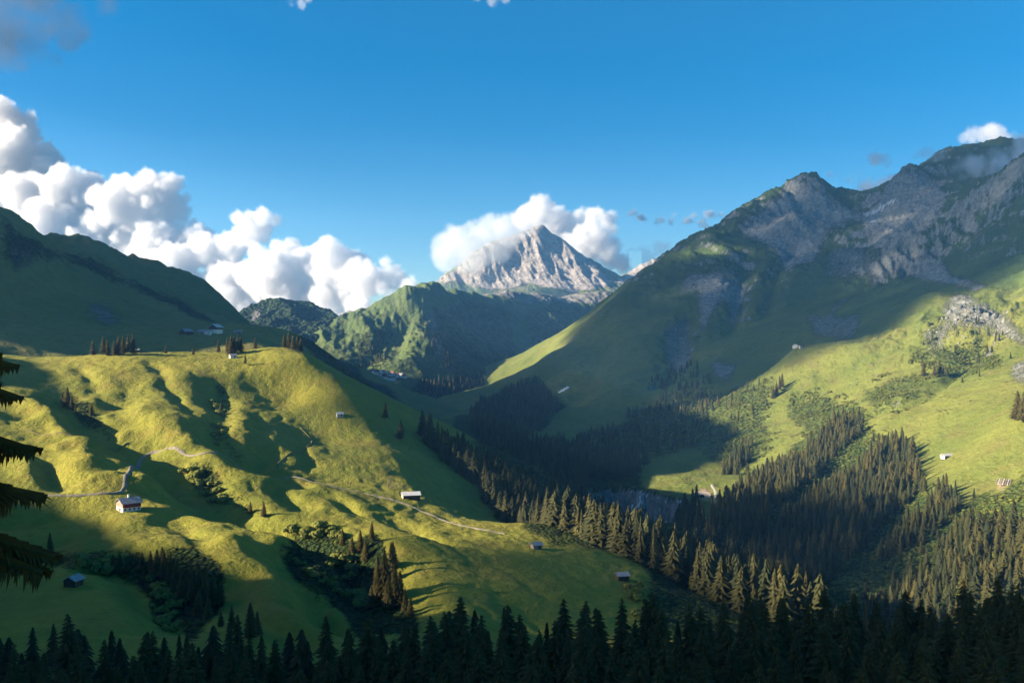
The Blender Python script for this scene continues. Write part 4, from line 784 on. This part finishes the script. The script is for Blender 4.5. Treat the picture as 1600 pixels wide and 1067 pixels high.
fm = tri_mesh('spruce_forest', V); fm.attributes.new('tone', 'FLOAT', 'POINT').data.foreach_set('value', np.concatenate(TN))
tag(link('spruce_forest', fm, NEEDLE), 'dense spruce forest covering the valley and its slopes', 'forest', None, 'stuff')
# the near spruce whose boughs reach in from the left edge
V = crown_arrays(911, 28.0, 5.5, 34, 7, 2, 0.40); bx, by = -18.95, 31.0
e = empty('spruce_tree', (bx, by, -19.0)); tag(e, 'nearest spruce, black boughs reaching in from the left edge', 'tree', None)
bt = mesh('trunk', *trunk_mesh('t', 28.0, 0.34, 8), True); link('trunk', bt, BARK, e); link('crown', tri_mesh('crown', V), NEEDLE, e)

# ------------------------------------------------------------------ bushes and scrub
def bush_tris(seed, n, size):
    r = np.random.RandomState(seed); T = []
    cs = [(r.uniform(-.5, .5), r.uniform(-.5, .5), r.uniform(.25, .6), r.uniform(.4, .65)) for _ in range(4)]
    for k in range(n):
        cx, cy_, cz, cr = cs[k % 4]; d = r.normal(size=3); d /= np.linalg.norm(d); d[2] = abs(d[2]) if r.rand() < .8 else d[2]
        p = np.array([cx, cy_, cz]) + d * cr * r.uniform(.75, 1.08); a = r.normal(size=3); a -= a.dot(d) * d * 0.7; a /= np.linalg.norm(a); b = np.cross(d, a)
        s_ = size * r.uniform(.7, 1.3); T += [p + a * s_, p - a * s_ * .6 + b * s_, p - a * s_ * .5 - b * s_]
    return np.array(T, np.float32)
BUSH = [tri_mesh('foliage', bush_tris(500 + i, 170, 0.17)) for i in range(3)]
for b in BUSH: b.materials.append(LEAF)
SMALLB = [bush_tris(600 + i, 26, 0.36) for i in range(4)]
def bush_at(g, u, v_, hp, label, group):
    x, y, z = g.hit(u, v_); s_ = hp / F * y
    e = link('bush', BUSH[rs.randint(3)]); e.location = (x, y, z - 0.15 * s_); e.rotation_euler = (0, 0, rs.uniform(0, 6.28)); e.scale = (s_ * 1.2, s_ * 1.2, s_); tag(e, label, 'bush', group)
for (poly, n, hp, lab, grp) in (
    ([(285, 735), (315, 735), (345, 770), (375, 795), (410, 800), (340, 790), (300, 765)], 26, 8, 'low bush along the stream gully below the farm track', 'bushes in the stream gully'),
    ([(440, 828), (500, 822), (545, 838), (530, 850), (450, 835)], 22, 10, 'dark bush in the band above the middle gully wood', 'bushes above the middle gully'),
    ([(440, 850), (455, 865), (540, 925), (535, 930), (470, 890)], 16, 8, 'bush on the edge of the bare meadow lobe', 'bushes on the meadow lobe edge'),
    ([(500, 870), (560, 870), (570, 960), (520, 920)], 22, 11, 'bush in the shade of the middle gully', 'bushes in the middle gully'),
    ([(95, 870), (200, 862), (215, 890), (170, 900), (100, 880)], 16, 11, 'bush in the scrub right of the near bough', 'bushes by the near bough'),
    ([(215, 890), (260, 910), (300, 990), (250, 985)], 24, 12, 'bush on the floor of the lower left gully', 'bushes in the lower left gully'),
    ([(330, 625), (350, 630), (345, 690), (362, 705), (335, 695)], 12, 8, 'bush along the stream through the sunlit slope', 'bushes by the upper stream'),
    ([(975, 905), (1010, 930), (1000, 965), (985, 935)], 12, 12, 'bush at the lower tip of the shaded meadow', 'bushes at the meadow tip')):
    us = [p[0] for p in poly]; vs_ = [p[1] for p in poly]; c_ = 0
    while c_ < n:
        u, v_ = rs.uniform(min(us), max(us)), rs.uniform(min(vs_), max(vs_))
        if in_poly(np.array([u]), np.array([v_]), poly)[0]: bush_at(near, u, v_, hp * rs.uniform(.6, 1.3), lab, grp); c_ += 1
VV = []
def scrub(g, x0, x1, y0, y1, n, ps, s0, s1, thr):
    x = rs.uniform(x0, x1, n); y = rs.uniform(y0, y1, n); z = g.h(x, y); u, v_ = uv(x, y, z); u2 = u + 14 * fbm(x, y, 60, 3, 232); v2 = v_ + 9 * fbm(x, y, 60, 3, 236); k = polys(ps)(x, y, z, u2, v2) & (fbm(x, y, 26, 4, 230, 0.65) > thr)
    for a, b, c in zip(x[k], y[k], z[k]):
        src = SMALLB[rs.randint(4)]; s_ = rs.uniform(s0, s1); V = src * (s_ * 1.3, s_ * 1.3, s_) + (a, b, c - 0.1 * s_); VV.append(V)
scrub(right, 150, 700, 900, 1800, 26000, [p for c, a_, p in RIGHT_SPEC if c == 1 and p[0][1] < 790 and p[0][0] > 1100], 0.9, 2.8, 0.06)
scrub(right, 120, 620, 520, 1200, 20000, [[(1110, 830), (1180, 740), (1330, 640), (1500, 780), (1600, 770), (1650, 850), (1650, 1000), (1200, 980)]], 0.8, 2.6, 0.0)
scrub(right, 250, 760, 900, 1700, 6000, [[(1200, 560), (1600, 470), (1600, 700), (1250, 720), (1100, 700)]], 0.6, 1.6, 0.42)
scrub(right, 80, 420, 1300, 2300, 7000, [[(900, 690), (960, 665), (1060, 610), (1110, 600), (1120, 680), (1010, 725)]], 2, 5, 0.0)
V = np.concatenate(VV).astype(np.float32); print('scrub', len(VV))
tag(link('shrubbery', tri_mesh('shrubbery', V), LEAF), 'low green alder scrub spread over the right slope', 'scrub', None, 'stuff')
# boulders on the mountain meadow
import bmesh
bm = bmesh.new(); bmesh.ops.create_icosphere(bm, subdivisions=1, radius=1.0); ico = np.array([v.co for v in bm.verts]); icf = np.array([[v.index for v in f.verts] for f in bm.faces]); bm.free()
VV, FF, o_ = [], [], 0
for (poly, n, s0, s1) in (([(1255, 495), (1350, 490), (1345, 530), (1265, 527)], 150, .5, 1.4), ([(1300, 535), (1340, 530), (1400, 570), (1350, 600), (1300, 570)], 60, .4, 1.1), ([(1440, 520), (1500, 470), (1590, 530), (1500, 545)], 130, .7, 2.0), ([(1440, 540), (1480, 505), (1500, 520), (1460, 560), (1430, 550)], 60, .5, 1.2)):
    us = [p[0] for p in poly]; vs_ = [p[1] for p in poly]; x = rs.uniform(350, 1000, 9000 * 3); y = rs.uniform(1200, 2100, 27000); z = right.h(x, y); u, v_ = uv(x, y, z); k = np.nonzero(in_poly(u, v_, poly))[0][:n]
    for i in k:
        s_ = rs.uniform(s0, s1) * (1 if rs.rand() < .85 else 1.8); V = ico * (1 + 0.25 * rs.normal(size=(len(ico), 1))) * (s_ * rs.uniform(.8, 1.4), s_, s_ * rs.uniform(.6, 1.0)) + (x[i], y[i], z[i]); VV.append(V); FF.append(icf + o_); o_ += len(ico)
tag(link('rubble', mesh('rubble', np.concatenate(VV), np.concatenate(FF)), plain('limestone', (0.20, 0.19, 0.165), 0.9, 0.25, 0.2)), 'pale boulders strewn over the mountain meadow', 'boulders', None, 'stuff')
print('plants', round(time.time() - T0, 1))

# ------------------------------------------------------------------ haze
hz = mesh('haze', box(-5200, 5200, -600, 7640, -424, 960), BOXF)
m = N('haze_air'); vol = m.n('ShaderNodeVolumePrincipled'); vol.inputs['Color'].default_value = (0.20, 0.52, 1.0, 1); vol.inputs['Density'].default_value = 4.6e-5; vol.inputs['Anisotropy'].default_value = 0.0
m.l(vol.outputs[0], m.out.inputs['Volume'])
tag(link('haze', hz, m.m), 'thin blue air haze filling the whole valley', kind='stuff')

# ------------------------------------------------------------------ clouds
def cloud_mat(name, dens, col, noise_m, erode):
    m = N(name); v = m.n('ShaderNodeVolumePrincipled'); v.inputs['Color'].default_value = col + (1,); v.inputs['Anisotropy'].default_value = 0.25; v.inputs['Density Attribute'].default_value = ''
    a = m.n('ShaderNodeAttribute'); a.attribute_name = 'density'; geo = m.n('ShaderNodeNewGeometry')
    n = m.noise(1 / noise_m, 4, 0.62, geo.outputs['Position'])
    d = m.mul(m.mul(a.outputs['Fac'], m.ramp(n, erode, erode + 0.3, 0.03, 1.0)), dens); m.l(d, v.inputs['Density']); m.l(v.outputs[0], m.out.inputs['Volume'])
    try: m.m.cycles.volume_step_rate = 1.0
    except Exception: pass
    return m.m
def cloud_group(name, mat, voxel):
    g = bpy.data.node_groups.new(name, 'GeometryNodeTree'); g.interface.new_socket('Geometry', in_out='INPUT', socket_type='NodeSocketGeometry'); g.interface.new_socket('Geometry', in_out='OUTPUT', socket_type='NodeSocketGeometry')
    i = g.nodes.new('NodeGroupInput'); o = g.nodes.new('NodeGroupOutput'); mp = g.nodes.new('GeometryNodeMeshToPoints'); pv = g.nodes.new('GeometryNodePointsToVolume'); sm = g.nodes.new('GeometryNodeSetMaterial'); na = g.nodes.new('GeometryNodeInputNamedAttribute')
    na.data_type = 'FLOAT'; na.inputs[0].default_value = 'puff'; pv.resolution_mode = 'VOXEL_SIZE'; pv.inputs['Voxel Size'].default_value = voxel; pv.inputs['Density'].default_value = 1.0; sm.inputs['Material'].default_value = mat
    g.links.new(i.outputs[0], mp.inputs[0]); g.links.new(na.outputs[0], mp.inputs['Radius']); g.links.new(mp.outputs[0], pv.inputs[0]); g.links.new(na.outputs[0], pv.inputs['Radius']); g.links.new(pv.outputs[0], sm.inputs[0]); g.links.new(sm.outputs[0], o.inputs[0]); return g
def cloud(name, puffs, mat, voxel, label, kids=(46, 11), depth=1.0, flat=None, seed=1, world=False, sat=0):
    """puffs: (u, v, radius in pixels, distance); each carries smaller puffs, those smaller ones again"""
    r = np.random.RandomState(seed); C_, R_ = [], []
    if sat:
        puffs = list(puffs) + [(u + r.uniform(-1.15, 1.15) * rp, v_ + r.uniform(-0.25, 0.8) * rp, rp * r.uniform(.45, .8), d) for (u, v_, rp, d) in puffs for _ in range(sat)]
    for (u, v_, rp, d) in puffs:
        if world: c0, r0 = np.array((u, v_, rp)), d
        else: c0 = np.array(P(u, v_, d)); c0[1] += r.uniform(-1, 1) * rp / F * d * depth; r0 = rp / F * d * 0.88
        C_.append(c0); R_.append(r0)
        for k in range(kids[0]):
            n = r.normal(size=3); n /= np.linalg.norm(n); n[2] = abs(n[2]) if r.rand() < 0.75 else n[2]
            c1 = c0 + n * r0 * r.uniform(.7, 1.02); r1 = r0 * r.uniform(.16, .42); C_.append(c1); R_.append(r1)
            for j in range(kids[1]):
                q = r.normal(size=3); q = q / np.linalg.norm(q) + n * 0.7; q /= np.linalg.norm(q); C_.append(c1 + q * r1 * r.uniform(.75, 1.05)); R_.append(r1 * r.uniform(.22, .48))
    C_ = np.array(C_); R_ = np.array(R_)
    k = R_ > voxel * 0.7; C_, R_ = C_[k], R_[k]
    me = bpy.data.meshes.new(name); me.vertices.add(len(C_)); me.vertices.foreach_set('co', C_.astype(np.float32).ravel()); at_ = me.attributes.new('puff', 'FLOAT', 'POINT'); at_.data.foreach_set('value', R_.astype(np.float32)); me.update()
    o = link(name, me, mat); md = o.modifiers.new('volume', 'NODES'); md.node_group = cloud_group(name + '_volume', mat, voxel); tag(o, label, 'cloud', None, 'stuff'); return o
CUM = cloud_mat('cumulus', 0.017, (0.90, 0.895, 0.90), 95.0, 0.27)
SOFT = cloud_mat('soft_cloud', 0.0060, (0.945, 0.94, 0.945), 150.0, 0.22)
WISP = cloud_mat('wisp_cloud', 0.012, (0.90, 0.91, 0.94), 110.0, 0.40)
DARKC = cloud_mat('grey_cloud', 0.0032, (0.13, 0.15, 0.18), 420.0, 0.34)  # the corner cloud's shade is put into this dark absorbing colour
DB = 9200
bank = [(8, 185, 30), (22, 205, 34), (-10, 230, 60), (30, 250, 45), (62, 255, 36), (-20, 320, 70), (20, 300, 48), (60, 312, 40), (112, 300, 36), (148, 286, 17), (130, 312, 40), (202, 292, 20), (238, 290, 24), (268, 288, 20), (232, 328, 46), (266, 322, 26), (180, 348, 46), (100, 362, 48), (300, 372, 30), (255, 385, 44), (394, 346, 19), (414, 341, 16), (392, 366, 26), (362, 386, 28), (330, 398, 30),
        (452, 388, 20), (482, 408, 30), (512, 396, 25), (536, 412, 28), (602, 410, 11), (612, 434, 24), (640, 446, 16), (572, 440, 32), (540, 445, 34), (502, 440, 38), (432, 430, 44), (460, 455, 34), (400, 440, 40), (352, 432, 40), (282, 428, 42), (210, 410, 46), (330, 482, 34), (400, 478, 28), (270, 460, 36), (470, 488, 22), (560, 482, 26), (618, 478, 26), (520, 488, 22), (650, 475, 20), (360, 470, 34), (150, 400, 40)]
cloud('cumulus_cloud', [(u, v_, r_, 10900 - 4.4 * u + (1300 if u < 5 else 0)) for u, v_, r_ in bank], CUM, 17.0, 'tall white cumulus bank piled up over the left mountain', (34, 9), seed=3, sat=3)
cloud('cumulus_cloud', [(u, v_, r_, 5950) for u, v_, r_ in [(690, 388, 22), (706, 382, 28), (728, 380, 32), (750, 378, 30), (772, 366, 32), (794, 360, 30), (814, 350, 24), (696, 406, 24), (735, 402, 27), (764, 390, 24), (824, 344, 20), (716, 412, 16)]], SOFT, 12.0, 'soft white cloud wrapped round the left shoulder of the peak', (30, 8), 0.6, seed=4, sat=2)
cloud('cumulus_cloud', [(u, v_, r_, 8000 - 1.2 * (u - 840)) for u, v_, r_ in [(843, 318, 17), (840, 338, 24), (866, 346, 24), (822, 345, 22), (886, 350, 23), (908, 342, 19), (930, 343, 20), (942, 360, 20), (922, 374, 30), (946, 396, 24), (968, 410, 16), (900, 395, 32), (860, 375, 32)]], CUM, 13.0, 'bright white cloud tower standing behind the rock peak', (34, 9), 0.8, seed=5, sat=2)
cloud('cumulus_cloud', [(u, v_, r_, 7850) for u, v_, r_ in [(985, 408, 15), (1004, 398, 16), (1028, 390, 14), (1042, 384, 10), (1015, 405, 15)]], SOFT, 13.0, 'small white cloud on the farthest summit right of the peak', (26, 7), 0.8, seed=6, sat=1)
SCRAP = cloud_mat('scrap_cloud', 0.009, (0.80, 0.82, 0.86), 80.0, 0.38); GREYW_ = cloud_mat('summit_wisp', 0.034, (0.93, 0.94, 0.96), 90.0, 0.36); STREAK = cloud_mat('dark_streak', 0.045, (0.42, 0.50, 0.60), 110.0, 0.36)  # the streak's shaded tone is put into its darker colour
cloud('wisp_cloud', [(u, v_, r_, 2950) for u, v_, r_ in [(1438, 240, 10), (1456, 238, 13), (1476, 242, 12), (1496, 258, 14), (1520, 262, 20), (1546, 264, 22), (1572, 256, 22), (1596, 246, 24), (1560, 238, 14), (1590, 228, 18), (1620, 225, 26), (1530, 278, 12), (1505, 276, 9)]], GREYW_, 8.0, 'grey wisps of cloud clinging to the highest right summit', (26, 6), 1.0, seed=7, sat=1)
cloud('wisp_cloud', [(u, v_, r_, 8200) for u, v_, r_ in [(1535, 216, 20), (1560, 208, 18), (1512, 214, 14), (1580, 220, 18), (1546, 204, 12)]], SOFT, 13.0, 'pale cloud puff above the highest right summit', (26, 7), 1.0, seed=8, sat=2)
cloud('wisp_cloud', [(u, v_, r_, 3900) for u, v_, r_ in [(1300, 272, 7), (1330, 282, 10), (1360, 292, 18), (1385, 292, 17), (1365, 250, 13), (1385, 252, 10), (1345, 270, 9), (1400, 280, 12)]], GREYW_, 8.0, 'thin grey cloud drifting in the saddle beside the grey summit', (24, 6), 1.0, seed=9, sat=1)
cloud('wisp_cloud', [(u, v_, r_, 8600) for u, v_, r_ in [(990, 332, 7), (1002, 340, 7), (1030, 344, 7), (1050, 345, 6), (1075, 344, 7), (1095, 346, 6), (1085, 336, 6), (1110, 335, 9), (1125, 336, 6), (1100, 352, 6), (1055, 335, 4)]], STREAK, 12.0, 'small dark cloud streak in the clear sky right of the peak', (12, 3), 1.0, seed=10, sat=6)
cloud('grey_cloud', [(u, v_, r_, 7800) for u, v_, r_ in [(20, 10, 60), (70, 20, 45), (95, 50, 30), (40, 60, 40), (0, 80, 35), (110, 20, 25), (80, 95, 18), (175, 12, 18), (160, 20, 12)]], DARKC, 24.0, 'dim grey cloud hanging in the upper left corner of the sky', (24, 6), 1.0, seed=12, sat=1)
cloud('wisp_cloud', [(u, v_, r_, 8200) for u, v_, r_ in [(455, 2, 9), (470, 6, 10), (482, 0, 8)]], SCRAP, 14.0, 'tiny cloud scrap at the top edge, left of centre', (16, 4), 1.0, seed=13)
cloud('wisp_cloud', [(u, v_, r_, 8200) for u, v_, r_ in [(745, -4, 9), (770, 0, 12), (790, 2, 10)]], SCRAP, 14.0, 'small white cloud scrap at the top edge near the middle', (16, 4), 1.0, seed=14)
# the cloud that stands left of the picture and shades the great mountain
SH = [(1571, 131), (1590, 270), (1775, 515), (1850, 850), (1900, 1600), (4300, 1600), (4300, 420), (3450, 260), (3050, 160), (2880, 110), (2740, 40), (2660, -70), (2600, -190), (1860, -190), (1845, 5)]   # where that shadow lies, seen along the sun
pts = []; XC = -3600.0; r = np.random.RandomState(21)
tz, tq = math.tan(R(SUN_EL)) / math.cos(R(SUN_AZ)), math.tan(R(SUN_AZ))
while len(pts) < 900:
    q_, s_ = r.uniform(1400, 4400), r.uniform(-200, 1650)
    if in_poly(np.array([q_]), np.array([s_]), SH)[0]:
        x = XC + r.uniform(-200, 200); y = q_ + x * tq; z = s_ - x * tz; pts.append((x, y, z, r.uniform(75, 115)))
n0 = len(pts)
while len(pts) < n0 + 260:
    q_, s_ = r.uniform(1850, 2900), r.uniform(-200, 200)
    if in_poly(np.array([q_]), np.array([s_]), SH)[0]:
        x = XC + r.uniform(-200, 200); pts.append((x, q_ + x * tq, s_ - x * tz, r.uniform(55, 80)))
cloud('cumulus_cloud', pts, cloud_mat('cumulus_side', 0.0092, (0.97, 0.97, 0.97), 300.0, -0.2), 24.0, 'great cumulus outside the picture whose shadow lies on the mountain', (7, 0), 0.0, seed=22, world=True)
pts = []  # unseen cloud strips, added to shade the valley forest and the lower meadow
for poly, n, ra, rb in (([(650, -98), (700, -100), (760, -108), (900, -104), (960, -75), (930, -45), (700, -40), (640, -65)], 90, 18, 24), ([(365, -116), (420, -122), (470, -121), (540, -113), (560, -90), (370, -86)], 170, 10, 15)):
    n0 = len(pts)
    while len(pts) < n0 + n:
        q_, s_ = r.uniform(360, 970), r.uniform(-125, -40)
        if in_poly(np.array([q_]), np.array([s_]), poly)[0]:
            x = XC + r.uniform(-80, 80); pts.append((x, q_ + x * tq, s_ - x * tz, r.uniform(ra, rb)))
cloud('wisp_cloud', pts, cloud_mat('added_shade_strips', 0.05, (0.97, 0.97, 0.97), 300.0, -0.2), 8.0, 'added cloud strips outside the picture that shade the valley forest and lower meadow', (6, 0), 0.0, seed=23, world=True)
print('done', round(time.time() - T0, 1))
